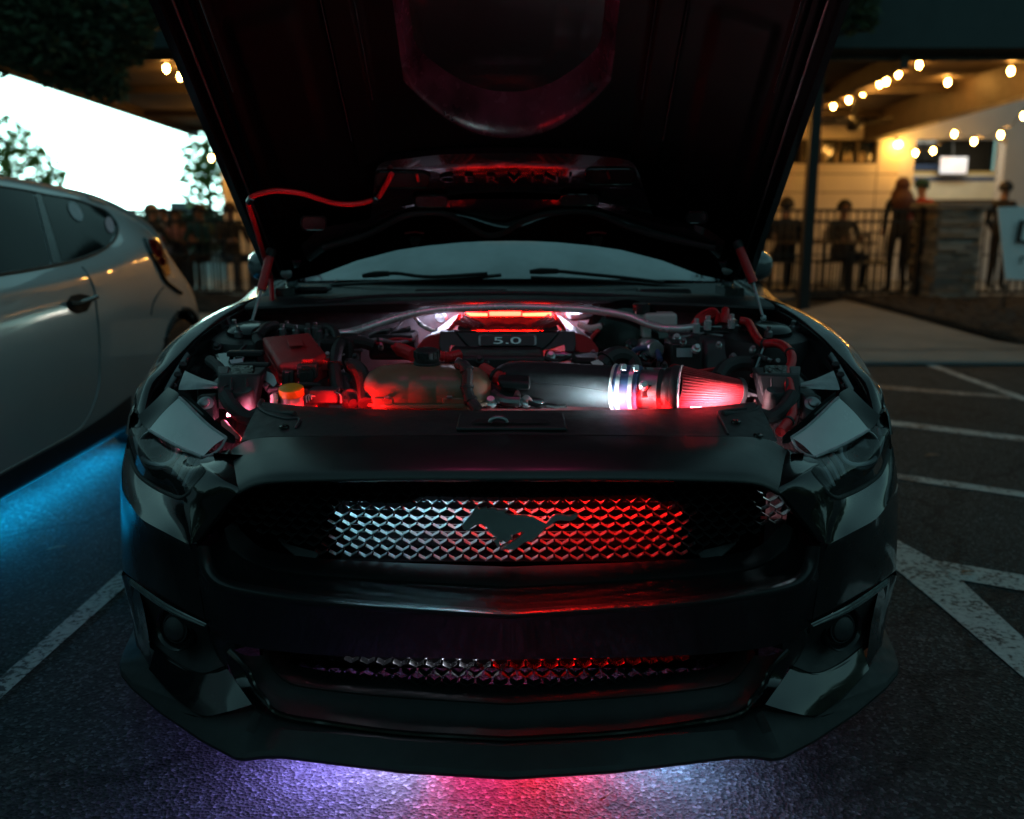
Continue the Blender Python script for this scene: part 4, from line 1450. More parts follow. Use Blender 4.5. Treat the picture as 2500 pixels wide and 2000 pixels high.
# ---------------------------------------------------------------- hoses
hose('corrugated_hose', [(962, 858, .80), (972, 852, .80), (990, 858, .78), (1012, 868, .74)], .018, 'red_hose', ribs=.007)
hose('corrugated_hose', [(1072, 868, .76), (1095, 872, .77), (1120, 866, .80)], .014, 'red_hose', ribs=.007)
hose('corrugated_hose', [(1178, 902, .70), (1200, 915, .67), (1220, 924, .65), (1228, 926, .65)], .019, 'red_hose', ribs=.007, clips=(.75,))
hose('corrugated_hose', [(848, 898, .70), (862, 893, .70), (882, 912, .66), (890, 945, .62), (893, 985, .57)], .020, 'rubber', ribs=.008)
hose('heater_hose', [(905, 842, .90), (880, 835, .88), (845, 832, .85), (825, 850, .8), (818, 900, .7), (826, 960, .62)], .016, 'rubber', clips=(.3, .7))
hose('heater_hose', [(635, 842, .84), (628, 825, .88), (650, 800, .95), (672, 795, 1.0)], .014, 'rubber', clips=(.3,))
hose('wiring_loom', [(700, 800, 1.0), (760, 806, .95), (800, 800, .95), (822, 820, .90), (822, 870, .80), (838, 930, .68), (862, 985, .58)], .012, 'rubber', clips=(.2, .5, .7))
hose('wiring_loom', [(512, 880, .72), (540, 905, .66), (560, 960, .58), (585, 1015, .50)], .014, 'rubber', clips=(.6,))
for k, (u, v) in enumerate(((690, 803), (722, 806), (752, 802), (780, 808), (799, 816), (770, 800))):
    p = P(u, v, .93)
    MB().lathe([(.010, -.03), (.010, .0), (.006, .002), (.006, .014), (0, .014)], p, (0, -.1, 1), 10).build('stud', M['metal_d'], car)
for (u, v, Y, r) in ((855, 968, .60, .022), (840, 925, .68, .018)):
    MB().lathe([(r, -.03), (r, .004), (r * .8, .006), (r * .6, .002), (r * .3, .004), (0, .004)], P(u, v, Y), (.1, -.7, .7), 18).build('plug', M['plastic_g'], car)

# left corner: tray, brackets
b = MB().prism([P(522, 862, .78), P(625, 850, .80), P(640, 905, .66), P(545, 912, .66)], (0, .0, -.05))
b.build('battery_tray', M['metal_dark'], car, bevel=.008)
block('tray_strap', 552, 640, 858, 872, .735, .03, 'plastic', .004)
block('tray_strap', 570, 655, 888, 900, .675, .03, 'plastic', .004)
block('tray_hook', 570, 592, 872, 884, .71, .02, 'plastic', .003)
for k in range(2):
    hose('tray_loop', [(572, 874 + 17 * k, .71), (576, 881 + 17 * k, .70), (590, 880 + 17 * k, .70), (595, 873 + 17 * k, .71)], .0025, 'metal_d')
MB().grid(loft([C([(648, 905, .66), (668, 915, .64), (676, 935, .60)]), C([(640, 925, .63), (655, 935, .61), (668, 945, .59)])], 10, 2)).build('splash_panel', M['metal_d'], car)
block('relay_box', 480, 560, 950, 985, .60, .05, 'plastic', .005)

# ---------------------------------------------------------------- engine cover
ec = empty('engine_cover', P(1239, 850, 1.05))
link_child(ec, car)
top = [P(1113, 808, 1.02), P(1365, 808, 1.02), P(1352, 771, 1.20), P(1128, 771, 1.20)]
MB().prism(top, (0, 0, -.03)).build('cover_top', M['plastic'], ec, bevel=.004)
face = [P(1112, 809, 1.005), P(1366, 809, 1.005), P(1344, 838, .985), P(1322, 857, .972), P(1310, 861, .970), P(1168, 861, .970), P(1156, 857, .972), P(1134, 838, .985)]
MB().prism(face, (0, .05, 0)).build('cover_face', M['plastic_gloss'], ec, bevel=.004)
for s in (0, 1):
    f = (lambda u: u) if s == 0 else (lambda u: 2478 - u)
    arm = [P(f(1074), 809, 1.01), P(f(1112), 810, 1.01), P(f(1134), 838, .99), P(f(1158), 859, .975), P(f(1128), 852, .985), P(f(1100), 842, .992), P(f(1094), 868, .975), P(f(1078), 868, .975), P(f(1072), 840, .99)]
    MB().prism(arm, (0, .04, 0)).build('cover_arm', M['plastic_g'], ec, bevel=.003)
    side = [P(f(1076), 812, 1.02), P(f(1052), 818, 1.05), P(f(1034), 828, 1.05), P(f(1016), 852, 1.02), P(f(1018), 864, 1.0), P(f(1074), 866, .99)]
    MB().prism(side, (0, .10, -.01)).build('cover_side', M['red_plastic'], ec, bevel=.004)
    tri = [P(f(1124), 768, 1.21), P(f(1110), 771, 1.20), P(f(1034), 826, 1.06), P(f(1052), 819, 1.06), P(f(1092), 806, 1.06)]
    MB().prism(tri, (0, .0, -.02)).build('cover_flank', M['white_pl'] if False else M['flank'] if 'flank' in M else M.setdefault('flank', mat('grey_flank', (.45, .44, .44), .4, var=.1)), ec, bevel=.002)
    fr = MB().tube(C([(f(1122), 770, 1.205), (f(1108), 790, 1.11), (f(1094), 808, 1.04)]), .006, 6)
    fr.build('fin_frame', M['red_plastic'], ec)
    for k in range(5):
        t = k / 4
        u0, v0 = 1138 - 26 * t, 776 + 20 * t
        u1, v1 = 1184 - 44 * t, 803 + 3 * t
        MB().tube([P(f(u0), v0, 1.175 - .09 * t) + Vector((0, 0, .008)), P(f(u1), v1, 1.05) + Vector((0, 0, .008))], .0042, 6).build('cover_fin', M['red_plastic'], ec)
    arc = C([(f(1188), 804, 1.035), (f(1205), 797, 1.04), (f(1225), 797, 1.04), (f(1243), 803, 1.035)])
    MB().tube([p + Vector((0, 0, .006)) for p in catmull(arc, 5)], .004, 6).build('cover_arc', M['red_plastic'], ec)
bp_ = [P(1168, 822, .982), P(1172, 819, .983), P(1306, 819, .983), P(1310, 822, .982), P(1310, 842, .972), P(1306, 845, .971), P(1172, 845, .971), P(1168, 842, .972)]
badge = MB().prism(bp_, (0, .012, .002)).build('badge_plate', M['metal_d'], ec, bevel=.002, label='metal badge plate reading 5.0')
MB().prism([p + Vector((0, -.001, 0)) + (P(1239, 832, .977) - p) * .07 for p in bp_], (0, .002, .0)).build('badge_field', M['plastic_g'], badge, bevel=.001)
tm_ = text_mesh('5.0', .034, .0018)
tm_.materials.append(M['metal'])
t_ = inst(tm_, 'badge_text', badge, P(1238, 832.5, .9745), (R(70), 0, 0), (2.0, .80, 1))

# strut brace
brp = [(818, 815, 1.01), (850, 812, 1.02), (880, 804, 1.05), (930, 788, 1.09), (990, 771, 1.12), (1060, 758, 1.14), (1150, 752, 1.15), (1242, 750, 1.15), (1340, 752, 1.15), (1440, 757, 1.14), (1529, 771, 1.10), (1574, 788, 1.07), (1618, 801, 1.03), (1660, 803, 1.01), (1690, 800, 1.01)]
hose('strut_brace', brp, .0115, 'metal', n=16)
block('brace_foot', 1684, 1764, 795, 812, 1.0, .05, 'metal_dark', .004)
block('brace_foot', 770, 825, 806, 822, 1.0, .05, 'metal_dark', .004)
for u, v in ((1700, 795), (1728, 788), (1786, 784)):
    MB().lathe([(.011, -.02), (.011, .006), (.007, .008), (.007, .02), (0, .02)], P(u, v, 1.0), (0, -.1, 1), 8).build('brace_nut', M['metal'], car, angle=30)

# ---------------------------------------------------------------- intake pipe and cone filter
ip = empty('air_intake', P(1500, 945, .6))
link_child(ip, car)
a0, a1 = P(1205, 928, .70), P(1503, 946, .605)
ax = (a1 - a0)
Ltot = ax.length
ax = ax.normalized()
M['intake'] = mat('textured_intake', (0.026, 0.028, 0.030), 0.62, spec=.25, var=.2, vscale=60, bump_s=.8, bump_scale=700, bump_d=.0012)
prof = [(.0, .0), (.020, .002), (.036, .012), (.047, .035), (.052, .07), (.0535, .12), (.0535, .20), (.0525, Ltot - .02), (.0525, Ltot)]
MB().lathe(prof, a0, ax, 40).build('intake_pipe', M['intake'], ip, angle=60, label='textured black intake pipe with a bright highlight')
sn = MB().prism([P(1214, 930, .60), P(1295, 934, .565), P(1294, 955, .56), P(1225, 952, .59)], (0, .05, .01))
sn.build('resonator', M['plastic'], ip, bevel=.006)
hose('pipe_elbow', [(1205, 935, .68), (1204, 955, .65), (1225, 972, .62), (1262, 975, .60)], .022, 'plastic', ip)
hose('pipe_seam', [(1300, 936, .556), (1380, 942, .546), (1440, 950, .538), (1500, 958, .545)], .0012, 'plastic', ip)


def on_ax(t, r, name, mm, prof_):
    return MB().lathe(prof_, a0 + ax * (Ltot + t), ax, 40).build(name, M[mm], ip)


on_ax(0, 0, 'coupler', 'blue_sil', [(.050, -.004), (.0555, -.003), (.0562, .0), (.0562, .056), (.0555, .060), (.048, .062)])
on_ax(-.004, 0, 'coupler_edge', 'white_pl', [(.0555, -.002), (.0575, .0), (.0575, .004), (.0555, .006)])
for t in (.014, .044):
    cl = on_ax(t, 0, 'hose_clamp', 'metal', [(.0565, -.005), (.0585, -.005), (.0585, .005), (.0565, .005)])
    q = a0 + ax * (Ltot + t) + Vector((0, -.030, .052))
    MB().box(q, (.013, .024, .016), Matrix.Rotation(R(-30), 3, 'X')).build('clamp_screw', M['metal'], cl, bevel=.002)
on_ax(.060, 0, 'sensor_housing', 'metal_d', [(.046, 0), (.047, .004), (.0465, .040), (.049, .046), (.049, .050)])
on_ax(.105, 0, 'adapter_ring', 'plastic', [(.048, 0), (.052, .002), (.050, .012), (.055, .018), (.058, .030), (.058, .036)])
on_ax(.143, 0, 'filter_base', 'rubber', [(.056, -.008), (.060, -.006), (.062, 0), (.062, .012), (.060, .016), (.040, .016)])
on_ax(.1545, 0, 'base_ring', 'metal', [(.0605, 0), (.0632, .001), (.0632, .004), (.0605, .005)])
sp_ = block('sensor_plug', 1566, 1602, 940, 972, .535, .03, 'plastic', .003, ip)
MB().prism([P(1603, 935, .55), P(1628, 958, .53), P(1645, 985, .52), P(1610, 990, .52)], (0, .01, 0)).build('sensor_flag', M['red_plastic'], ip, bevel=.002)
bolt(1571, 942, .535, .008, (0, -.9, .3), 'metal')
fa, fb_ = P(1641, 943, .575), P(1800, 958, .62)
fx_ = (fb_ - fa)
Lf = fx_.length
fx_ = fx_.normalized()
e1 = Vector((0, 0, 1)) - fx_ * fx_.z
e1.normalize()
e2 = fx_.cross(e1)
NP = 44
flt = empty('cone_filter', fa)
link_child(flt, ip)
for k in range(NP):
    a_0, a_1, a_2 = [2 * math.pi * (k + d) / NP for d in (-.5, 0, .5)]
    rows = []
    for t, r in ((0.0, .054), (.5, .043), (1.0, .033)):
        o_ = fa + fx_ * (Lf * t)
        rows.append([o_ + (e1 * math.cos(a) + e2 * math.sin(a)) * rr for a, rr in ((a_0, r * .90), (a_1 - .03, r), (a_1 + .03, r), (a_2, r * .90))])
    MB().grid(rows).build('pleat', M['red_filter'], flt, angle=60)
MB().lathe([(.036, -.004), (.037, .0), (.036, .008), (.028, .012), (.0, .012)], fb_, fx_, 32).build('filter_cap', M['rubber'], flt)
block('filter_mark', 1812, 1832, 958, 970, .60, .01, 'metal', .002, flt)
hose('vent_hose', [(1468, 893, .72), (1490, 870, .74), (1515, 866, .76), (1540, 880, .77), (1552, 910, .74)], .022, 'rubber', ip, clips=(.15,))
MB().prism([P(1442, 884, .70), P(1466, 876, .715), P(1474, 890, .70), P(1452, 898, .69)], (0, .001, 0)).build('hose_label', M['white_pl'], ip, smooth=False)

# ---------------------------------------------------------------- brake reservoir, booster, right hand fittings
br = empty('brake_reservoir', P(1610, 790, 1.15))
link_child(br, car)
block('reservoir_body', 1572, 1654, 766, 802, 1.12, .07, 'white_pl', .008, br, seg=3)
block('reservoir_neck', 1550, 1582, 757, 785, 1.13, .05, 'white_pl', .006, br)
MB().lathe([(.026, -.01), (.026, .016), (.022, .02), (0, .02)], P(1565, 757, 1.15), (0, -.05, 1), 20).build('reservoir_cap', M['plastic'], br)
block('reservoir_foot', 1568, 1590, 798, 826, 1.08, .05, 'white_pl', .004, br)
MB().lathe([(.12, 0), (.13, .02), (.128, .05), (.10, .075), (.04, .08), (0, .08)], P(1528, 838, 1.20), (-.15, -1, .2), 32).build('brake_booster', M['plastic_gloss'], car)
mc = MB().lathe([(.028, 0), (.028, .08), (.022, .085), (.022, .11), (.0, .11)], P(1570, 850, 1.0), (.2, -1, .1), 18)
mc.build('master_cylinder', M['metal_d'], car)
for (u, v, Y, r) in ((1545, 842, .98, .020), (1590, 838, .97, .017), (1580, 868, .92, .022), (1612, 862, .93, .015)):
    MB().lathe([(r, -.03), (r, 0), (r * .85, .004), (r * .5, .004), (r * .45, .012), (0, .012)], P(u, v, Y), (.1, -.8, .6), 16).build('fitting', M['metal_dark'], car)
hose('brake_line', [(1546, 880, .92), (1548, 858, .93), (1570, 850, .92), (1602, 856, .90), (1612, 880, .86)], .008, 'blue_sil')
hose('brake_line', [(1540, 895, .90), (1542, 872, .92), (1560, 885, .88), (1590, 890, .86)], .006, 'plastic')
hose('brake_line', [(1600, 846, 1.0), (1622, 850, .95), (1608, 885, .86), (1606, 900, .84)], .005, 'plastic')
hose('brake_line', [(1415, 792, 1.17), (1440, 802, 1.14), (1468, 796, 1.15), (1476, 790, 1.16)], .010, 'white_pl', clips=(.85,))
hose('brake_line', [(1398, 775, 1.22), (1430, 772, 1.2), (1470, 764, 1.22)], .012, 'metal_d')
hose('brake_line', [(1440, 830, 1.10), (1452, 815, 1.12), (1462, 806, 1.13)], .006, 'red_hose')
hose('cable', [(1010, 772, 1.2), (1030, 795, 1.15), (1052, 806, 1.12), (1065, 808, 1.1)], .006, 'white_pl', clips=(.4,))
hose('cable', [(990, 775, 1.2), (970, 800, 1.1), (945, 818, 1.05)], .004, 'rubber')
block('abs_box', 1638, 1715, 838, 912, .86, .12, 'plastic', .006)
block('heat_shield', 1716, 1866, 828, 925, .92, .03, 'plastic_g', .02, lean=.05)
hose('wheel_liner', [(1750, 925, .72), (1768, 900, .76), (1800, 888, .80), (1840, 890, .80), (1862, 905, .76)], .02, 'rubber')
bolt(1652, 824, .95, .008, (0, -.7, .7), 'metal')
for k in range(4):
    hose('spark_lead', [(1690 + 4 * k, 792, 1.03), (1708 + 6 * k, 768 + 4 * k, 1.06), (1738 + 4 * k, 755 + 5 * k, 1.06), (1752 + 3 * k, 765 + 4 * k, 1.05), (1748, 788, 1.02)], .005, 'red_hose', n=8)
hose('spark_lead', [(1768, 790, 1.02), (1770, 772, 1.03), (1771, 757, 1.05)], .012, 'red_hose')
hose('red_loom', [(1806, 783, 1.0), (1826, 788, .99), (1837, 806, .95), (1852, 830, .88), (1866, 839, .84), (1892, 838, .82), (1914, 845, .78), (1932, 867, .72), (1932, 889, .68), (1924, 907, .65), (1925, 931, .60), (1932, 975, .54), (1933, 1015, .48), (1923, 1032, .45), (1905, 1055, .41)], .0118, 'red_hose', n=12, clips=(.27, .45, .66, .93))
hose('bracket_strap', [(1838, 917, .70), (1852, 880, .76), (1866, 845, .84)], .008, 'metal_dark')
block('red_marker', 1873, 1886, 1009, 1012, .50, .01, 'led_spot' if 'led_spot' in M else 'red_hose', .001)
# generic dark castings that fill the gaps between the parts
for (u0, u1, v0, v1, Y, dp, mm) in ((1090, 1330, 870, 1000, .80, .2, 'plastic'), (900, 1010, 820, 880, 1.02, .15, 'dark'), (1210, 1330, 975, 1000, .60, .06, 'metal_dark'), (780, 860, 830, 990, .82, .15, 'dark'), (1400, 1560, 875, 930, .82, .12, 'dark'), (640, 700, 800, 830, 1.0, .1, 'dark'), (1330, 1420, 860, 880, .95, .05, 'metal_dark')):
    block('engine_casting', u0, u1, v0, v1, Y, dp, mm, .01)
for u, v in ((1198, 980), (1285, 978)):
    bolt(u, v, .59, .010, (0, -.6, .8), 'metal')
MB().tube([P(1205, 962, .62), P(1230, 978, .58), P(1270, 982, .57)], .012, 8, smooth=4).build('thermostat_pipe', M['metal_d'], car)

# firewall fittings
for u, v in ((1077, 776), (1394, 768)):
    MB().lathe([(.018, 0), (.018, .006), (.014, .010), (.008, .008), (0, .01)], P(u, v, 1.245), (0, -1, .1), 16).build('firewall_clip', M['metal_d'], car)

# ---------------------------------------------------------------- LED strips in the bay
def strip(px0, px1, mm, h=.006, dirn=(0, -.006, -.006)):
    a, c = P(*px0), P(*px1)
    d = Vector(dirn)
    MB().prism([a, c, c + d, a + d], (0, .002, h)).build('led_or_fill_strip', M[mm], car, smooth=False)


strip((1138, 769, 1.225), (1190, 770, 1.225), 'led_red')
strip((1276, 770, 1.225), (1346, 768, 1.225), 'led_red')
strip((1195, 766, 1.24), (1272, 766, 1.24), 'led_red_dim')
strip((1030, 760, 1.23), (1118, 752, 1.23), 'led_white_dim', .003)
strip((1362, 751, 1.23), (1446, 757, 1.23), 'led_white_dim', .003)
strip((1090, 737, 1.26), (1148, 734, 1.26), 'led_red_spot', .003)
for x0, x1, mm in ((-.66, -.55, 'bay_pink'), (-.545, -.485, 'bay_white'), (-.47, -.33, 'bay_red'), (.17, .24, 'bay_cyan'), (.245, .40, 'bay_red'), (.43, .475, 'bay_pink'), (.48, .545, 'bay_white')):
    MB().box(((x0 + x1) / 2, .514 if x0 < .42 else .532, .732 if x0 < .42 else .743), (x1 - x0, .008, .006)).build('led_or_fill_strip', M[mm], car, smooth=False)

# more wiring, clips and fittings between the big parts
rw = random.Random(17)
for (u0, v0, Y0, u1, v1, Y1) in ((830, 838, .95, 1010, 832, 1.0), (560, 842, .95, 640, 830, .98), (1500, 905, .78, 1660, 905, .80), (780, 870, .80, 880, 855, .85), (1640, 822, 1.0, 1800, 815, 1.0), (1730, 930, .72, 1850, 960, .62),
                                 (660, 955, .60, 780, 940, .64), (1060, 880, .80, 1190, 888, .80), (1330, 878, .86, 1430, 872, .90), (1840, 870, .80, 1900, 880, .74), (520, 905, .70, 600, 850, .86), (1290, 985, .56, 1380, 990, .55), (900, 815, 1.05, 1000, 800, 1.12), (1600, 925, .74, 1750, 900, .80)):
    for k in range(2):
        pts_ = []
        for i in range(5):
            t = i / 4
            pts_.append((u0 + (u1 - u0) * t + rw.uniform(-5, 5), v0 + (v1 - v0) * t + rw.uniform(-7, 7), Y0 + (Y1 - Y0) * t + rw.uniform(-.015, .015)))
        hose('wire', pts_, rw.choice((.003, .0045, .006)), rw.choice(('rubber', 'rubber', 'plastic', 'metal_d', 'red_hose' if k else 'rubber')), clips=(.5,))
for (u, v, Y) in ((838, 852, .86), (800, 868, .80), (868, 872, .76), (930, 846, .95), (1120, 884, .74), (1172, 878, .80), (1345, 868, .90), (1448, 862, .95), (1500, 862, .93), (1622, 892, .80), (1668, 834, .86), (1700, 850, .845), (1755, 842, .93), (1790, 872, .90), (1838, 852, .90), (530, 846, .90), (575, 828, .98), (606, 900, .70), (655, 945, .62), (1715, 940, .70), (1752, 952, .66)):
    bolt(u, v, Y - .012, rw.uniform(.005, .009), (rw.uniform(-.2, .2), -.7, .7), rw.choice(('metal', 'metal_d', 'plastic_g')))
for (u, v, Y, w_) in ((816, 860, .83, 16), (842, 878, .78, 14), (945, 838, .98, 18), (1085, 884, .79, 20), (1355, 872, .92, 16), (1540, 906, .80, 18), (1690, 818, .98, 18), (1825, 842, .92, 12), (640, 938, .63, 12), (548, 838, .93, 16)):
    block('connector', u, u + w_, v, v + w_ * .7, Y, .025, rw.choice(('plastic', 'plastic_g', 'plastic_g')), .002)
MB().prism([P(1652, 850, .855), P(1690, 850, .855), P(1690, 872, .855), P(1652, 872, .855)], (0, .001, 0)).build('warning_label', M['sticker'], car, smooth=False)
MB().prism([P(560, 880, .665), P(590, 876, .67), P(594, 884, .66), P(564, 888, .655)], (0, .001, .001)).build('warning_label', M['sticker'], car, smooth=False)

# ---------------------------------------------------------------- cowl, wipers
cw0 = [Vector((x, 1.20 - .04 * x * x, .937 - .03 * abs(x) ** 2)) for x in (-.80, -.5, -.25, 0, .25, .5, .80)]
cw1 = [Vector((x, 1.30 - .04 * x * x, .955 - .03 * abs(x) ** 2)) for x in (-.80, -.5, -.25, 0, .25, .5, .80)]
cw2 = [Vector((x, 1.44, .948 - .02 * abs(x) ** 2)) for x in (-.80, -.5, -.25, 0, .25, .5, .80)]
cw3 = [Vector((x, 1.56 + .2 * x * x, .962 - .012 * abs(x))) for x in (-.78, -.5, -.25, 0, .25, .5, .78)]
MB().grid(loft([[p + Vector((0, .02, -.03)) for p in cw0], cw0, cw1, cw2, cw3], 36, 4)).build('cowl', M['plastic'], car)
for u0, u1, v0, v1 in ((760, 1000, 748, 764), (720, 800, 700, 716), (1480, 1660, 735, 752), (1560, 1690, 705, 725), (1010, 1240, 706, 726)):
    block('cowl_cover', u0, u1, v0, v1, 1.24 if v0 > 730 else 1.36, .09, 'plastic', .012)
hose('cowl_seal', [(770, 742, 1.20), (900, 728, 1.24), (1060, 722, 1.25), (1242, 718, 1.26), (1420, 722, 1.25), (1580, 730, 1.24), (1720, 745, 1.20)], .010, 'rubber')


def wiper(name, px, px_arm, px_mount):
    w = empty(name, P(*px[0]))
    link_child(w, car)
    hose('blade', px, .006, 'plastic', w, 8)
    hose('arm', px_arm, .006, 'plastic', w, 8)
    b_ = MB().tube(C(px_mount), [.007, .011, .009], 10, smooth=3)
    b_.build('arm_mount', M['plastic'], w)


wiper('wiper', [(751, 700, 1.60), (850, 694, 1.55), (980, 688, 1.50), (1110, 682, 1.48), (1224, 672, 1.48)], [(1190, 668, 1.46), (1050, 676, 1.46), (975, 668, 1.46), (948, 668, 1.46)], [(885, 674, 1.46), (915, 670, 1.46), (950, 668, 1.46)])
wiper('wiper', [(1296, 678, 1.47), (1400, 682, 1.48), (1500, 688, 1.50), (1600, 696, 1.53), (1690, 704, 1.58)], [(1360, 662, 1.46), (1440, 670, 1.47), (1540, 680, 1.49), (1620, 690, 1.52)], [(1293, 664, 1.46), (1320, 662, 1.46), (1362, 662, 1.46)])
# ================================================================== raised hood
HT = Vector((0, -.778, .629))        # along the hood, hinge to nose
HN = Vector((0, .629, .778))         # out of its upper face
HO = Vector((0, 1.37, .990)) + HN * .062
HL = 1.27


def h_of(w):
    w = abs(w)
    return lerp1(w, [0, .1, .2, .35, .47, .64, .8, .97, 1.0], [.085, .085, .082, .070, .055, .021, -.028, -.060, -.063])


def s_rear(w):
    w = abs(w)
    return lerp1(w, [0, .47, .64, .8, 1.0], [.030, .022, .012, .0, 0.0])


def half_w(s):
    return .764 - .028 * s


def HQ(w, s, f=0.0):
    return HO + Vector((w * half_w(s) * (1 + (.05 * s if w < 0 else 0)), 0, 0)) + HT * s + HN * (h_of(w) - f)


def HP(u, v, f=0.0, clamp=True):
    w, s = 0.0, .3
    for _ in range(12):
        hh = h_of(w) - f
        p = PL(u, v, HO + HN * hh, HN)
        d = p - HO
        s = d.dot(HT)
        w = d.x / half_w(s)
        if clamp:
            w = max(-1.05, min(1.05, w))
    return p


def ws(u, v, f=0.0):
    p = HP(u, v, f)
    d = p - HO
    s = d.dot(HT)
    return d.x / half_w(s), s


def sstep(a, b_, x):
    t = max(0, min(1, (x - a) / (b_ - a)))
    return t * t * (3 - 2 * t)


scoop_rim = [ws(u, v) for u, v in ((1262, 318), (1367, 272), (1459, 245), (1488, 190), (1492, 8))]


def feature(w, s):
    """how far the pressed inner panel stands towards the engine"""
    a = abs(w)
    f = .022 * (1 - sstep(.925, .95, a))
    f += .014 * (sstep(.855, .862, a) - sstep(.885, .900, a)) * sstep(.30, .34, s)
    f += .016 * (sstep(.452, .462, a) - sstep(.548, .560, a)) * sstep(.38, .45, s)
    f += .010 * (sstep(.62, .66, a) - sstep(.80, .84, a)) * (sstep(.25, .3, s) - sstep(.95, 1.0, s))
    # the deep pocket under the hood bulge
    lim = .49 + 2.3 * a ** 2.2
    k = sstep(lim - .012, lim + .14, s) * (1 - sstep(.300, .347, a))
    f -= .085 * k
    return f


hood = MB()
ss = [(-.0 + HL * i / 150) for i in range(151)]
wsx = [-1 + 2 * j / 180 for j in range(181)]
rows = []
for s in ss:
    rows.append([HQ(w, s + s_rear(w) * (1 - s / HL), feature(w, s)) for w in wsx])
hood.grid(rows)
hood_o = hood.build('hood', [M['under'], M['pocket_gloss']], car, angle=50, label='raised black hood seen from below with a pocket tinted and lit pink')
sk = MB()
rows = []
for i in range(31):
    s = HL * i / 30
    rows.append([HQ(w, s + s_rear(w) * (1 - s / HL), -.022 - .02 * (1 - abs(w) ** 4)) for w in [-1.008 + 2.016 * j / 60 for j in range(61)]])
sk.grid(rows)
for wv in (-1.008, 1.008):
    sk.grid([[HQ(wv, HL * i / 30, -.022) for i in range(31)], [HQ(wv, HL * i / 30, .012) for i in range(31)], [HQ(wv * .975, HL * i / 30, .014) for i in range(31)], [HQ(wv * .97, HL * i / 30, .004) for i in range(31)]])
sk.build('hood_skin', M['paint'], hood_o, angle=40)
# hem flange line along both sides
for sg in (-1, 1):
    MB().tube([HQ(sg * .945, s, .014) for s in (.03, .3, .6, .9, 1.2)], .0035, 6).build('hood_hem', M['plastic'], hood_o)

rows = []
for i in range(61):
    t = i / 60
    row = []
    for k in range(71):
        w = -.350 + .700 * k / 70
        lim = .49 + 2.3 * abs(w) ** 2.2 - .012
        s = lim + (HL - lim) * t ** 1.6
        row.append(HQ(w, s + s_rear(w) * (1 - s / HL), feature(w, s) + .003))
    rows.append(row)
MB().grid(rows).build('hood_pocket', M['pocket_gloss'], hood_o, angle=60, label='recess under the hood bulge with a red and pink sheen tinted into its colour')

# rear vent insert with raised letters
outl = [(905, 532), (908, 470), (918, 420), (938, 400), (1010, 389), (1082, 381), (1245, 377), (1384, 379), (1470, 386), (1535, 397), (1559, 424), (1577, 479), (1592, 522), (1540, 506), (1480, 492), (1360, 470), (1242, 466), (1120, 470), (1010, 490), (950, 510)]
M['insert'] = mat('vent_insert', (0.006, 0.0062, 0.0065), 0.10, coat=1.0, coat_r=.03, var=.2, bump_s=.35, bump_scale=30, bump_d=.003)
i_top = [(914, 440), (918, 420), (938, 400), (1010, 389), (1082, 381), (1160, 378), (1245, 377), (1320, 378), (1384, 379), (1470, 386), (1535, 397), (1559, 424), (1566, 444)]
i_bot = [(905, 532), (912, 528), (950, 510), (1010, 490), (1080, 476), (1160, 468), (1242, 466), (1320, 468), (1390, 474), (1480, 492), (1540, 506), (1585, 518), (1592, 522)]
it_, ib_ = [HP(u, v, .052) for u, v in i_top], [HP(u, v, .052) for u, v in i_bot]
b = MB().grid(loft([[p + HN * .035 for p in it_], [p + HN * .004 for p in it_], it_, [HP((a[0] + c[0]) / 2, (a[1] + c[1]) / 2, .054) for a, c in zip(i_top, i_bot)], ib_, [p + HN * .006 for p in ib_], [p + HN * .035 for p in ib_]], 80, 3))
ins = b.build('vent_insert', M['insert'], hood_o, angle=40)


def rrect(u0, u1, v0, v1, r=8, n=4):
    out = []
    for cx, cy, a0_ in ((u1 - r, v0 + r, -90), (u1 - r, v1 - r, 0), (u0 + r, v1 - r, 90), (u0 + r, v0 + r, 180)):
        for k in range(n + 1):
            a = R(a0_ + 90 * k / n)
            out.append((cx + r * math.cos(a), cy + r * math.sin(a)))
    return out


for (u0, u1, v0, v1) in ((916, 1049, 421, 459), (1428, 1551, 414, 451)):
    q = rrect(u0, u1, v0, v1, 14)
    MB().prism([HP(u, v, .0535) for u, v in q], -HN * .001).build('duct_opening', M['dark'], hood_o, smooth=False)
    rr = [HP(u, v, .056) for u, v in q]
    MB().tube(rr + [rr[0]], .0035, 6).build('duct_rim', M['insert'], hood_o)
    um = u0 + (u1 - u0) * (.78 if u0 < 1200 else .47)
    MB().tube([HP(um - 3, v0 + 3, .057), HP(um + 2, v0 + 22, .057)], .004, 6).build('duct_stay', M['red_hose'], hood_o)
rot = Matrix((Vector((1, 0, 0)), HT, -HN)).transposed().to_euler()
for ch, u in zip('CERVINI', (1090, 1145, 1200, 1255, 1300, 1345, 1392)):
    tm2 = text_mesh(ch, .046, .004)
    tm2.materials.append(M['metal_dark'])
    inst(tm2, 'raised_letter', hood_o, HP(u, 437, .059), rot, (1.35, .82, 1))
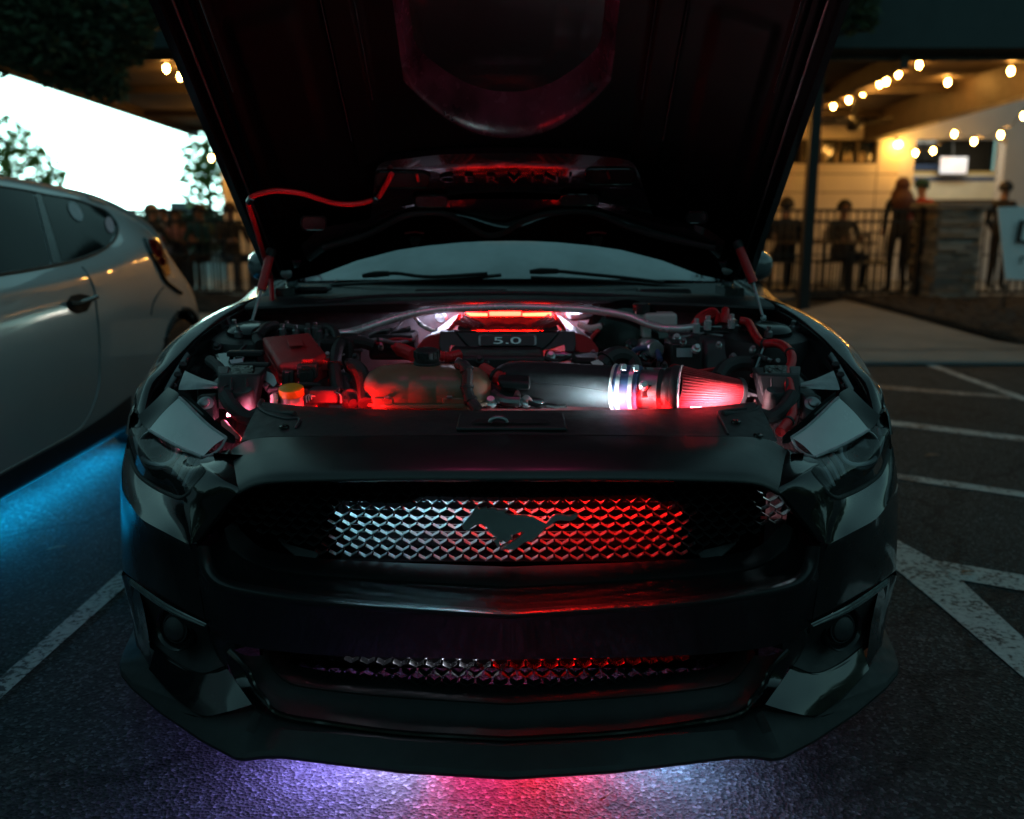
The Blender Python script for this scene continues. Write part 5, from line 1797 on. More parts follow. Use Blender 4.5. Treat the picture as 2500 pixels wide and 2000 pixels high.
# curved lower flange of the hood with four pressed pockets
fl0 = [(735, 600), (780, 560), (850, 545), (905, 534), (950, 512), (1010, 498), (1120, 488), (1242, 486), (1360, 488), (1480, 497), (1545, 510), (1592, 526), (1650, 540), (1720, 556), (1770, 590)]
fl1 = [(760, 640), (800, 612), (860, 592), (905, 570), (960, 545), (1020, 530), (1120, 530), (1242, 560), (1360, 528), (1470, 530), (1540, 552), (1600, 572), (1660, 590), (1720, 608), (1750, 635)]
g0 = [HP(u, v, .045) for u, v in fl0]
g1 = [HP(u, v, .030) for u, v in fl1]
MB().grid(loft([g0, [a.lerp(c, .5) - HN * .014 for a, c in zip(g0, g1)], g1, [p + HN * .02 for p in g1]], 60, 4)).build('rear_flange', M['insert'], hood_o)
M['pocket'] = mat('pocket_sky_grey', (0.05, 0.065, 0.065), .25, coat=.6, var=.2, vscale=30)  # reflected sky put into the pockets as an even grey teal
for (u0, u1, v0, v1) in ((1012, 1092, 478, 506), (1368, 1462, 476, 502), (736, 796, 528, 562), (1676, 1726, 516, 545)):
    q = rrect(u0, u1, v0, v1, 11)
    MB().prism([HP(u, v, .062) for u, v in q], -HN * .002).build('pressed_pocket', M['pocket'], hood_o, smooth=False)
    rr = [HP(u, v, .064) for u, v in q]
    MB().tube(rr + [rr[0]], .003, 6).build('pocket_rim', M['insert'], hood_o)
# thin gloss tubes added along the creases as ridge highlights
for sg in (-1, 1):
    for w_, s0, s1 in ((.862, .80, 1.08), (.552, .55, 1.24), (.458, .68, 1.24)):
        MB().tube([HQ(sg * w_, s0 + (s1 - s0) * k / 12, feature(sg * w_, s0 + (s1 - s0) * k / 12) + .004) for k in range(13)], .0022, 6).build('crease_glint', M['paint'], hood_o)
for sg in (-1, 1):
    a_, c_ = HQ(sg * .20, 1.17, -.020), HQ(sg * .29, 1.13, -.020)
    MB().tube([a_, c_], .004, 6).build('led_or_fill_strip', M['hood_fill_pink'], hood_o)  # unseen pink emitters added to light the pocket
# rubber seal
sl = [(787, 606), (889, 576), (974, 533), (1022, 521), (1082, 521), (1125, 539), (1167, 566), (1197, 575), (1233, 567), (1281, 539), (1342, 521), (1414, 515), (1474, 527), (1541, 557), (1625, 582), (1746, 606)]
MB().tube([HP(u, v, .062) for u, v in sl], .009, 8, smooth=5).build('hood_seal', M['rubber'], hood_o)
for u in (1013, 1458):
    MB().prism([HP(u - 14, 588, .05), HP(u + 14, 588, .05), HP(u + 8, 600, .05), HP(u - 6, 600, .05)], HN * .02).build('hood_bumper', M['rubber'], hood_o, bevel=.003)
    MB().tube([HP(u - 25, 570, .06), HP(u, 567, .062), HP(u + 22, 570, .06)], .003, 6).build('hood_clip', M['red_plastic'], hood_o)

# red washer hose along the hood
wl_ = [(957, 424), (943, 450), (925, 480), (911, 488), (878, 497), (843, 499), (809, 495), (774, 484), (739, 473), (704, 468), (670, 466), (635, 473), (612, 483), (607, 496), (612, 519), (623, 552), (635, 593), (646, 630), (656, 660)]
wp = [HP(u, v, .066) for u, v in wl_[:13]] + [HP(u, v, .05) for u, v in wl_[13:]]
wp += [P(661, 680, 1.30), P(664, 722, 1.25), P(664, 760, 1.2)]
wh = MB().tube(wp, .0075, 8, smooth=4).build('washer_hose', M['red_hose'], car)
for u, v in ((612, 488), (916, 487)):
    MB().lathe([(.0075, -.012), (.0105, -.01), (.0105, .01), (.0075, .012)], HP(u, v, .066), (HP(u + 3, v - 5, .066) - HP(u, v, .066)), 10).build('hose_joint', M['metal_dark'], wh)

# gas struts with red sleeves
for s, (ua, va), (ub, vb), (uc, vc) in ((-1, (661, 618), (638, 708), (613, 792)), (1, (1802, 598), (1839, 690), (1864, 780))):
    gs = empty('gas_strut', P(uc, vc, 1.12))
    link_child(gs, car)
    a = P(ua, va, 1.20)
    b_ = P(uc, vc, 1.12)
    m_ = P(ub, vb, 1.163)
    MB().tube([a, m_], .0135, 14).build('strut_sleeve', M['red_hose'], gs)
    MB().tube([m_, b_], .0045, 8).build('strut_rod', M['metal_d'], gs)
    MB().lathe([(.014, -.012), (.016, 0), (.014, .012)], a, (a - m_), 12).build('strut_collar', M['plastic'], gs)
    MB().lathe([(.012, -.012), (.013, 0), (.008, .012), (0, .014)], b_, (0, 0, 1), 12).build('strut_foot', M['metal_dark'], gs)
    # hinge
    hg = MB().tube([Vector((s * .70, 1.40, .93)), Vector((s * .70, 1.39, 1.00)), Vector((s * .66, 1.30, 1.06))], .02, 8, smooth=4)
    hg.box((s * .70, 1.36, .95), (.06, .14, .03))
    hgo = hg.build('hood_hinge', M['metal_dark'], car)
    MB().lathe([(.018, 0), (.018, .008), (.010, .012), (0, .012)], P(700 if s < 0 else 1775, 668 if s < 0 else 658, 1.33), (0, -1, .2), 14).build('hinge_bolt', M['metal_d'], hgo)
# ================================================================== the silver hatchback beside it, a white car far off
ST = [
    (-.22, [(.50, .22), (.58, .30), (.62, .45), (.60, .58), (.55, .66), (.46, .69), (.40, .70), (.3, .705), (0, .71)]),
    (-.05, [(.70, .19), (.78, .26), (.80, .42), (.80, .60), (.75, .72), (.66, .77), (.55, .785), (.4, .79), (0, .80)]),
    (.30, [(.79, .17), (.87, .24), (.89, .42), (.89, .64), (.86, .80), (.78, .87), (.66, .885), (.5, .89), (0, .90)]),
    (.90, [(.80, .17), (.88, .24), (.895, .42), (.90, .66), (.88, .86), (.81, .94), (.72, .965), (.58, .98), (0, 1.0)]),
    (1.20, [(.80, .17), (.88, .24), (.895, .42), (.90, .66), (.885, .86), (.84, .96), (.74, 1.08), (.66, 1.10), (0, 1.13)]),
    (1.70, [(.80, .17), (.88, .24), (.895, .42), (.90, .66), (.888, .87), (.845, .975), (.62, 1.29), (.55, 1.335), (0, 1.37)]),
    (2.10, [(.80, .17), (.88, .24), (.895, .42), (.90, .66), (.888, .88), (.845, .985), (.61, 1.31), (.55, 1.345), (0, 1.39)]),
    (2.60, [(.80, .17), (.88, .24), (.895, .42), (.90, .66), (.890, .89), (.845, 1.01), (.62, 1.285), (.56, 1.325), (0, 1.38)]),
    (3.00, [(.80, .17), (.88, .24), (.895, .42), (.90, .66), (.888, .90), (.84, 1.05), (.66, 1.235), (.60, 1.285), (0, 1.34)]),
    (3.30, [(.80, .18), (.88, .25), (.90, .42), (.905, .65), (.885, .87), (.825, 1.02), (.72, 1.14), (.66, 1.19), (0, 1.26)]),
    (3.50, [(.80, .19), (.875, .26), (.895, .42), (.90, .63), (.872, .82), (.81, .93), (.75, 1.02), (.68, 1.08), (0, 1.15)]),
    (3.75, [(.76, .21), (.82, .28), (.845, .42), (.845, .60), (.815, .74), (.76, .82), (.70, .88), (.6, .93), (0, 1.0)]),
    (3.95, [(.60, .22), (.66, .30), (.70, .42), (.70, .58), (.66, .70), (.60, .76), (.52, .80), (.42, .84), (0, .90)]),
    (4.03, [(.40, .26), (.44, .32), (.46, .42), (.46, .56), (.42, .66), (.38, .70), (.32, .74), (.25, .78), (0, .82)]),
]


def car_body(tr):
    rows = [[Vector((x, y, z)) for x, z in sec] for y, sec in ST]
    g = []
    fine = []
    for r_ in rows:
        c = catmull(r_, 6)
        fine.append(c)
    cols = [catmull([f[j] for f in fine], 9) for j in range(len(fine[0]))]
    grid = [[cols[j][i] for j in range(len(cols))] for i in range(len(cols[0]))]
    full = [[MX(p) for p in row] + row[::-1][1:] for row in grid]
    b = MB()
    vs = [p for row in full for p in row]
    nc = len(full[0])
    fs = []
    for i in range(len(full) - 1):
        for j in range(nc - 1):
            q = (i * nc + j, i * nc + j + 1, (i + 1) * nc + j + 1, (i + 1) * nc + j)
            c = (vs[q[0]] + vs[q[2]]) / 2
            if abs(c.x) > .45 and min((c.y - w) ** 2 + (c.z - .33) ** 2 for w in (.62, 3.33)) < .355 ** 2:
                continue
            fs.append(q)
    b.add([tr @ p for p in vs], fs)
    return b


def wheel_set(root, tr, paint_bvh_side, sides=(1, -1)):
    for w in (.62, 3.33):
        for s in sides:
            c = Vector((s * .80, w, .325))
            wo_ = empty('wheel', tr @ c)
            link_child(wo_, root)
            ax = (tr.to_3x3() @ Vector((s, 0, 0)))
            c = tr @ c
            MB().lathe([(.21, -.09), (.28, -.105), (.31, -.095), (.318, -.05), (.318, .05), (.31, .085), (.28, .095), (.21, .085)], c, ax, 36).build('tyre', M['rubber'], wo_)
            rb = MB().lathe([(.215, .085), (.20, .07), (.19, .03), (.18, -.06), (0, -.06)], c, ax, 36)
            e1_ = Vector((0, 0, 1))
            e2_ = Vector(ax).cross(e1_)
            for k in range(9):
                a = k * 2 * math.pi / 9
                d = e1_ * math.cos(a) + e2_ * math.sin(a)
                rb.tube([c + d * .03 + Vector(ax) * .05, c + d * .205 + Vector(ax) * .065], .012, 6)
            rb.build('rim', M['rim_blue'] if 'rim_blue' in M else M.setdefault('rim_blue', mat('dark_rim', (.03, .04, .07), .35, metal=.6, var=.2)), wo_)


I4 = Matrix.Translation((-2.65, 0, 0))
hatch = empty('silver_hatchback', (-2.65, 1.9, 0))
tag(hatch, 'silver hatchback with blue glow beneath it parked beside the black car', 'car')
hb_o = car_body(I4).build('body', M['silver'], hatch, angle=40)
wheel_set(hatch, I4, None)
hbv = bvh_of([hb_o])
for w in (.62, 3.33):
    for s in (1, -1):
        ring = []
        for k in range(0, 25):
            a = R(-12 + 204 * k / 24)
            y, z = w + .362 * math.cos(a), .33 + .362 * math.sin(a)
            loc, nrm, i_, d_ = hbv.ray_cast(Vector((-2.65 + s * 2, y, max(z, .24))), Vector((-s, 0, 0)))
            ring.append(Vector((loc.x if loc else -2.65 + s * .88, y, z)))
        MB().tube(ring, .014, 6).build('arch_lip', M['plastic'], hatch)
        MB().lathe([(.37, -.28), (.37, 0.0)], (-2.65 + s * .87, w, .33), (s, 0, 0), 32).build('arch_liner', M['dark'], hatch)
        MB().lathe([(.37, 0), (.0, 0)], (-2.65 + s * .58, w, .33), (s, 0, 0), 32).build('arch_liner', M['dark'], hatch)


def patch(top, bot, off=.005, n=26, m=8, bvh=None, fallback=2.4):
    bvh = bvh or hbv
    t_ = resample([Vector((u, v, 0)) for u, v in top], n)
    b_ = resample([Vector((u, v, 0)) for u, v in bot], n)
    rows = []
    for i in range(m + 1):
        row = []
        for a, c in zip(t_, b_):
            q = a.lerp(c, i / m)
            h_ = hit(bvh, q.x, q.y, off)
            row.append(h_ if h_ is not None else (row[-1] if row else P(q.x, q.y, fallback)))
        rows.append(row)
    return MB().grid(rows)


patch([(-70, 452), (0, 461), (50, 468), (80, 474)], [(-70, 682), (0, 667), (70, 656), (122, 645)]).build('door_window', M['side_glass'], hatch)
patch([(84, 475), (98, 478)], [(126, 645), (148, 641)], .007).build('window_pillar', M['plastic_gloss'], hatch)
patch([(101, 479), (140, 484), (181, 493), (225, 507), (256, 520), (280, 546)], [(150, 640), (178, 634), (211, 623), (240, 611), (262, 599), (283, 567)]).build('quarter_window', M['side_glass'], hatch)


def surf_tube(name, px, r, mm, off=.002, parent=hatch, bvh=None):
    pts = [hit(bvh or hbv, u, v, off) for u, v in [(p.x, p.y) for p in catmull([Vector((u, v, 0)) for u, v in px], 5)]]
    pts = [p for p in pts if p is not None]
    return MB().tube(pts, r, 6).build(name, M[mm], parent)


surf_tube('window_trim', [(-70, 686), (0, 671), (70, 660), (150, 645), (211, 628), (250, 610), (275, 590), (286, 567), (282, 545), (258, 518), (225, 504), (181, 489), (120, 479), (60, 467), (0, 458), (-70, 448)], .007, 'plastic')
surf_tube('door_seam', [(199, 652), (212, 668), (228, 705), (236, 760), (242, 830), (243, 900), (238, 955), (222, 1003), (202, 1038), (174, 1061), (100, 1102), (0, 1156), (-60, 1190)], .0035, 'metal_d')
M['rocker'] = mat('rocker_plastic', (.02, .025, .035), .35, coat=.4, var=.2)
patch([(-60, 1192), (0, 1160), (100, 1106), (176, 1066), (260, 1010), (318, 965)], [(-60, 1250), (0, 1213), (100, 1158), (176, 1112), (260, 1064), (318, 1030)], .006).build('rocker', M['rocker'], hatch)
dh = patch([(160, 740), (172, 722), (195, 717), (220, 723), (227, 730)], [(160, 742), (168, 758), (188, 767), (212, 760), (227, 732)], .002, 16, 5).build('handle_recess', M['dark'], hatch)
surf_tube('door_handle', [(162, 742), (185, 741), (210, 733), (227, 726)], .011, 'plastic_gloss', .016)
for (cx, cy, a, bb, th, mm) in ((181, 519, 27, 13, R(58), 'sticker'), (265, 552, 20, 10, R(75), 'sticker_p')):
    el = [(cx + a * math.cos(t) * math.cos(th) - bb * math.sin(t) * math.sin(th), cy + a * math.cos(t) * math.sin(th) + bb * math.sin(t) * math.cos(th)) for t in [k * 2 * math.pi / 20 for k in range(20)]]
    pts = [hit(hbv, u, v, .009) for u, v in el]
    MB().add(pts, [tuple(range(20))]).build('window_sticker', M[mm], hatch, smooth=False)
tl = patch([(357, 588), (366, 612), (384, 640), (402, 676)], [(385, 586), (393, 606), (404, 636), (412, 668)], .012, 14, 5)
tlo = tl.build('tail_light', M['red_lens'], hatch, label='red tail light catching warm lights')
surf_tube('light_surround', [(352, 586), (362, 614), (380, 645), (400, 684), (425, 706), (440, 716)], .012, 'plastic_gloss', .004)
for u, v in ((372, 604), (384, 622), (392, 640)):
    p = hit(hbv, u, v, .014)
    if p is not None:
        MB().lathe([(.022, 0), (.018, .006), (0, .009)], p, (.6, .7, .2), 12).build('lamp_bulb', M['red_lens'], tlo)
surf_tube('spoiler_lip', [(211, 481), (235, 488), (255, 497)], .010, 'silver', .008)
# fuel flap, bumper seam
surf_tube('bumper_seam', [(400, 700), (384, 720), (372, 745), (368, 770)], .003, 'plastic')
# interior seats dimly visible
for y in (1.75, 2.75):
    MB().box((-2.35, y, .80), (.45, .16, .60)).box((-2.35, y + .02, 1.13), (.24, .10, .14)).build('seat', M['plastic_g'], hatch, bevel=.05, seg=3)
MB().box((-2.75, 2.2, .21), (1.5, 3.4, .04)).build('underbody', M['dark'], hatch, smooth=False)
MB().box((-2.03, 2.3, .125), (.12, 1.6, .006)).build('led_or_fill_strip', M['led_blue'], hatch, smooth=False)

# windscreen, lamps and grille at its nose
rows = []
for i in range(13):
    y = 1.02 + (1.66 - 1.02) * i / 12
    row = []
    for k in range(25):
        x = -2.65 + (-.60 + 1.2 * k / 24) * (1 - .12 * i / 12)
        loc, nrm, i_, d_ = hbv.ray_cast(Vector((x, y, 3.0)), Vector((0, 0, -1)))
        row.append((loc or Vector((x, y, 1.1))) + Vector((0, -.004, .005)))
    rows.append(row)
MB().grid(rows).build('windshield', M['side_glass'], hatch)
for s in (-1, 1):
    q = [Vector((-2.65 + s * .60, -.10, .60)), Vector((-2.65 + s * .74, .02, .66)), Vector((-2.65 + s * .82, .25, .74))]
    MB().tube(q, [.03, .06, .02], 10, smooth=4).build('headlight', M['lamp_in'], hatch)
MB().box((-2.65, -.215, .38), (.8, .06, .22)).build('front_grille', M['plastic'], hatch, bevel=.03, seg=3)
# white car, mostly out of the frame
T2 = Matrix.Translation((5.02, 6.15, 0)) @ Matrix.Rotation(R(-90), 4, 'Z')
wc_ = empty('white_hatchback', T2 @ Vector((0, 1.9, 0)))
tag(wc_, 'white car whose rounded front just enters the frame by the planting bed', 'car')
wbo = car_body(T2).build('body', M['white_car'], wc_, angle=40)
wheel_set(wc_, T2, None)
wbv = bvh_of([wbo])
for s in (-1, 1):
    q = [T2 @ Vector((s * .62, -.10, .62)), T2 @ Vector((s * .75, .02, .66)), T2 @ Vector((s * .82, .25, .74))]
    MB().tube(q, [.03, .05, .02], 10, smooth=4).build('headlight', M['lamp_in'], wc_)
# ================================================================== terrace roof, restaurant, fences
def bar(name, a, b_, w, h, mm, parent, bevel=0.0):
    a, b_ = Vector(a), Vector(b_)
    d = (b_ - a)
    L = d.length
    rot = d.to_track_quat('Y', 'Z').to_matrix()
    return MB().box((a + b_) / 2, (w, L, h), rot).build(name, M[mm], parent, smooth=False, bevel=bevel)


CY0, CY1 = 9.4, 17.0
XL, XR = -6.15, 6.15


def ceil_z(y):
    return 2.995 - .031 * (y - CY0)


canopy = empty('terrace_canopy', (1.0, 13.0, 0))
tag(canopy, 'dark green fronted terrace roof with lit steel ceiling', 'canopy')
MB().box(((XL + 11.5) / 2, CY0 - .05, 3.62), (11.5 - XL, .10, 1.26)).build('fascia', M['fascia'], canopy, smooth=False)
# ribbed steel deck
dk = MB()
n = 150
row0, row1 = [], []
for k in range(n + 1):
    y = CY0 + (CY1 - CY0) * k / n
    z = ceil_z(y) + (.02 if k % 2 else 0)
    row0.append(Vector((XL, y, z)))
    row1.append(Vector((XR, y, z)))
dk.grid([row0, row1])
dk.build('roof_deck', M['deck'], canopy, smooth=False)
MB().prism([(XL, CY0, ceil_z(CY0) + .05), (XR, CY0, ceil_z(CY0) + .05), (XR, CY1, ceil_z(CY1) + .05), (XL, CY1, ceil_z(CY1) + .05)], (0, 0, .2)).build('roof_slab', M['beam'], canopy, smooth=False)
bar('edge_beam', (XL + .06, CY0, ceil_z(CY0) - .06), (XL + .06, CY1, ceil_z(CY1) - .06), .12, .14, 'beam', canopy)
bar('edge_beam', (XR, CY0, ceil_z(CY0) - .20), (XR, CY1, ceil_z(CY1) - .20), .22, .44, 'beam', canopy)
for x in (-3.6, -1.0, 1.7, 4.45):
    bar('beam', (x, CY0 + .05, ceil_z(CY0) - .10), (x, CY1, ceil_z(CY1) - .10), .10, .20, 'beam', canopy)
for y in (9.55, 11.9, 14.3, 16.4):
    bar('joist', (XL + .1, y, ceil_z(y) - .05), (XR - .1, y, ceil_z(y) - .05), .08, .11, 'beam', canopy)
bar('front_angle', (XL, CY0 + .06, ceil_z(CY0) - .012), (XR, CY0 + .06, ceil_z(CY0) - .012), .10, .03, 'deck', canopy)
for x, y in ((XL + .02, CY0 + .05), (3.62, 9.9), (-1.0, 9.9)):
    MB().box((x, y, ceil_z(y) / 2), (.125, .125, ceil_z(y) - .02)).build('post', M['iron'], canopy, smooth=False, bevel=.01)

# ---------------------------------------------------------------- restaurant
WY = 14.9
rest = empty('restaurant', (4, WY, 0))
tag(rest, 'pale restaurant wall with dark window and open bar hatch', 'building')


def wx(u, Y=WY):
    return P(u, 400, Y).x


def wz(v, Y=WY):
    return P(1250, v, Y).z


def wall(name, x0, x1, z0, z1, mm, y=WY, t=.25):
    MB().box(((x0 + x1) / 2, y + t / 2, (z0 + z1) / 2), (x1 - x0, t, z1 - z0)).build(name, M[mm], rest, smooth=False)


win = (wx(1915), wx(2140), wz(400), wz(339))
hat = (wx(2232), wx(2452), wz(494), wz(339))
xc = wx(2196)
wall('wall', wx(540), win[0], 0, 3.0, 'stucco')
wall('wall', win[0], win[1], 0, win[2], 'stucco')
wall('wall', win[0], win[1], win[3], 3.0, 'stucco')
wall('wall', win[1], xc, 0, 3.0, 'stucco')
wall('wall', xc, hat[0], 0, 4.6, 'white_wall')
wall('wall', hat[0], hat[1], 0, hat[2], 'white_wall')
wall('wall', hat[0], hat[1], hat[3], 4.6, 'white_wall')
wall('wall', hat[1], 15.0, 0, 4.6, 'white_wall')
for z in (wz(470), wz(425) * 1.0):
    MB().box(((win[0] + xc) / 2, WY - .001, z), (xc - win[0], .004, .014)).build('wall_joint', M['beam'], rest, smooth=False)
for u in (2142,):
    MB().box((wx(u), WY - .001, 1.2), (.012, .004, 2.4)).build('wall_joint', M['beam'], rest, smooth=False)
wn_ = MB().box(((win[0] + win[1]) / 2, WY + .15, (win[2] + win[3]) / 2), (win[1] - win[0], .02, win[3] - win[2])).build('window', M['glass_dark'], rest, smooth=False)
for k in range(6):
    x = win[0] + (win[1] - win[0]) * k / 5
    MB().box((x, WY + .10, (win[2] + win[3]) / 2), (.045, .06, win[3] - win[2])).build('mullion', M['beam'], wn_, smooth=False)
for z in (win[2], win[3]):
    MB().box(((win[0] + win[1]) / 2, WY + .10, z), (win[1] - win[0] + .08, .08, .05)).build('window_rail', M['beam'], wn_, smooth=False)
# glasses on the sill inside the window
M['glassware'] = mat('glassware', (.55, .42, .25), .1, var=.3)
for u in (1935, 1962, 1990, 1997, 2016, 2045, 2066, 2078, 2100, 2110):
    x = wx(u)
    MB().lathe([(.02, 0), (.03, .02), (.03, .09), (.012, .13), (.012, .18), (0, .18)], (x, WY + .10, win[2] + .03), (0, 0, 1), 10).build('bottle', M['glassware'], wn_)
# bar behind the hatch
by = WY + 1.6
wall('bar_back', hat[0] - .8, hat[1] + .8, 0, 3.0, 'glass_dark', by + .4, .1)
MB().box(((hat[0] + hat[1]) / 2, WY + .9, 2.7), (hat[1] - hat[0] + 1.6, 1.6, .05)).build('bar_ceiling', M['beam'], rest, smooth=False)
for x in (hat[0] - .8, hat[1] + .8):
    MB().box((x, WY + 1.1, 1.4), (.05, 1.6, 2.8)).build('bar_side', M['stucco'], rest, smooth=False)


def strip_panel(name, v0, v1, mm, y, u0=2225, u1=2470):
    z1, z0 = P(1250, v0, y).z, P(1250, v1, y).z
    x0, x1 = P(u0, 400, y).x, P(u1, 400, y).x
    MB().box(((x0 + x1) / 2, y, (z0 + z1) / 2), (x1 - x0, .04, z1 - z0)).build(name, M[mm], rest, smooth=False)


strip_panel('bar_front', 442, 500, 'cream', by - .2)
strip_panel('bar_stripe', 432, 442, 'blue_stripe', by - .21)
strip_panel('bar_stripe', 426, 432, 'cream', by - .2)
strip_panel('bar_stripe', 418, 426, 'yellow_stripe', by - .2)
strip_panel('bar_stripe', 402, 415, 'blue_stripe', by + .1, 2225, 2290)
MB().box(((hat[0] + hat[1]) / 2, WY + .4, hat[2] + .02), (hat[1] - hat[0] + .1, .9, .05)).build('bar_counter', M['beam'], rest, smooth=False)
M['roomlamp'] = emit('room_lamp', (1.0, .95, .75), 7)
MB().box(((hat[0] + hat[1]) / 2 + .2, WY + .75, 2.62), (1.5, .25, .04)).build('room_lamp', M['roomlamp'], rest, smooth=False)
# wall lamp at the corner
lm = empty('wall_lamp', P(2193, 353, WY))
tag(lm, 'small glowing yellow lamp on the restaurant wall corner', 'lamp')
pw = P(2193, 353, WY - .12)
MB().lathe([(.0, -.055), (.05, -.04), (.065, 0), (.05, .04), (0, .055)], pw, (0, 0, 1), 16).build('lamp_globe', M['lampglow'], lm)
MB().box(pw + Vector((0, .07, .07)), (.06, .10, .03)).build('lamp_arm', M['iron'], lm, smooth=False)
# television
tvp = P(2328, 404, by - .35)
tv = empty('television', tvp)
tag(tv, 'television with bright picture hanging above the bar', 'television')
w_, h__ = .50, .30
MB().box(tvp + Vector((0, .03, 0)), (w_ + .04, .05, h__ + .04)).build('tv_case', M['plastic'], tv, smooth=False)
m, nt, b = new_mat('tv_picture')
n_ = noise_node(nt, 4.5, 3)
r_ = ramp(nt, n_.outputs['Color'], [(.3, (.15, .25, .55)), (.5, (.75, .80, .9)), (.62, (.8, .35, .35)), (.75, (.9, .9, .85))])
nt.links.new(r_.outputs['Color'], b.inputs['Emission Color'])
b.inputs['Emission Strength'].default_value = 0.38
M['tv'] = m
MB().box(tvp, (w_, .01, h__)).build('tv_screen', M['tv'], tv, smooth=False)
MB().tube([tvp + Vector((0, .05, .1)), tvp + Vector((0, .2, .9))], .02, 6).build('tv_mount', M['iron'], tv)

# ---------------------------------------------------------------- string lights
bulb_me = MB().lathe([(.0, -.046), (.017, -.038), (.026, -.018), (.028, 0), (.024, .020), (.013, .036), (0, .038)], (0, 0, 0), (0, 0, 1), 12).mesh('bulb', M['bulb'])
cap_me = MB().lathe([(.018, .036), (.018, .075), (.008, .08), (0, .08)], (0, 0, 0), (0, 0, 1), 8).mesh('bulb_socket', M['iron'])


def lights(label, pts, droop=.05, extra=None):
    root = empty('string_lights', pts[0])
    tag(root, label, 'string lights', 'string lights under the terrace roof')
    wire = []
    for i, p in enumerate(pts):
        inst(bulb_me, 'bulb', root, p)
        inst(cap_me, 'bulb_socket', root, p)
        q = p + Vector((0, 0, .085))
        if i:
            a = wire[-1]
            wire.append((a + q) / 2 - Vector((0, 0, droop)))
        wire.append(q)
    MB().tube(wire, .006, 5, smooth=3).build('wire', M['iron'], root)
    return root


def bpos(u, v, z):
    return PZ(u, v, z)


zb = 2.70
r_a = [(2005, 274), (2035, 259), (2072, 244), (2107, 226), (2148, 205), (2164, 199), (2193, 181), (2244, 158)]
lights('row of glowing bulbs along the beam beside the raised hood', [P(u, v, y) for (u, v), y in zip(r_a, (14.3, 13.7, 13.0, 12.4, 11.7, 11.4, 10.8, 10.1))], .02)
lights('two bulbs hanging near the roof edge right of the beam row', [P(2314, 201, 11.2), P(2468, 173, 9.75)], .05)
lights('drooping row of bulbs in front of the white wall', [P(2235, 373, 14.5), P(2278, 368, 14.2), P(2330, 327, 13.6), P(2378, 345, 13.0), P(2443, 329, 12.0), P(2499, 283, 11.2), P(2580, 250, 10.6)], .08)
lights('two bulbs under the roof left of the raised hood', [P(406, 167, 9.8), P(440, 187, 10.5), P(480, 206, 11.3), P(530, 226, 12.1), P(600, 250, 13.0)], .03)
lights('single bulb glowing in front of the far tree', [P(516, 386, 14.3), P(580, 400, 14.3), P(660, 410, 14.3)], .05)
# unseen bulb row added behind the hood for more warm light
for x, lab in ((1.9, 'added row of bulbs hidden behind the raised hood, nearest the lit window'),):
    lights(lab, [Vector((x, y, ceil_z(y) - .30)) for y in (10.4, 11.2, 12.0, 12.8, 13.6, 14.4)], .02)

# ceiling fan
fn = empty('ceiling_fan', P(2085, 310, 12.8))
tag(fn, 'dark ceiling fan under the terrace roof', 'fan')
fp = P(2083, 305, 12.8)
MB().lathe([(.0, -.10), (.08, -.08), (.12, 0), (.10, .08), (.03, .12), (.03, .45)], fp, (0, 0, 1), 16).build('fan_motor', M['iron'], fn)
for k in range(5):
    a = R(72 * k + 15)
    d = Vector((math.cos(a), math.sin(a), .0))
    e = Vector((-math.sin(a), math.cos(a), .15))
    q = [fp + d * .12 - e * .05, fp + d * .12 + e * .05, fp + d * .65 + e * .09 + Vector((0, 0, .05)), fp + d * .65 - e * .09 + Vector((0, 0, .05))]
    MB().prism(q, (0, 0, .012)).build('fan_blade', M['iron'], fn)

# ---------------------------------------------------------------- iron fences
bar_me = MB().box((0, 0, 0), (.018, .018, 1.12)).mesh('fence_bar', M['iron'], smooth=False)


def fence(label, x0, x1, y, step=.104):
    root = empty('iron_fence', ((x0 + x1) / 2, y, 0))
    tag(root, label, 'fence', 'iron fences round the terrace')
    for z in (1.225, 1.075, .62, .105):
        MB().box(((x0 + x1) / 2, y, z), (x1 - x0, .035 if z != .62 else .02, .038 if z != .62 else .02)).build('rail', M['iron'], root, smooth=False)
    k = 0
    x = x0 + step / 2
    while x < x1:
        inst(bar_me, 'fence_bar', root, (x, y, .66))
        x += step
    x = x0
    while x <= x1 + .01:
        MB().box((x, y, .64), (.065, .065, 1.26)).box((x, y, 1.285), (.085, .085, .03)).build('post', M['iron'], root, smooth=False)
        x += (x1 - x0) / max(1, round((x1 - x0) / 2.2))


FY = 11.45
fence('black iron fence in front of the seated people left of the hood', -8.4, -1.1, FY)
fence('black iron fence between the raised hood and the stone pillar', -1.1, 5.68, FY)
fence('short black iron fence right of the stone pillar', 6.40, 9.4, FY)

# ---------------------------------------------------------------- stone pillar
pil = empty('stone_pillar', (6.1, FY + .1, 0))
tag(pil, 'stacked stone pillar with flat cap beside the iron fence', 'pillar')
px0, px1, py0, py1 = 5.74, 6.32, 11.05, 11.80
MB().box(((px0 + px1) / 2, (py0 + py1) / 2, .62), (px1 - px0 - .04, py1 - py0 - .04, 1.24)).build('pillar_core', M['beam'], pil, smooth=False)
MB().box(((px0 + px1) / 2, (py0 + py1) / 2, 1.29), (px1 - px0 + .14, py1 - py0 + .14, .075)).build('cap_stone', M['concrete'], pil, smooth=False, bevel=.015)
stone_mats = [mat('stone_%d' % k, c, .9, var=.25, vscale=12, bump_s=.8, bump_scale=40, bump_d=.01) for k, c in enumerate(((.24, .25, .24), (.32, .31, .28), (.18, .19, .19), (.30, .24, .18), (.38, .38, .36)))]
stones = []
for k, m_ in enumerate(stone_mats):
    b = MB().box((0, 0, 0), (1, 1, 1))
    stones.append(b.mesh('stone', m_, smooth=False))
rs = random.Random(5)
z = .02
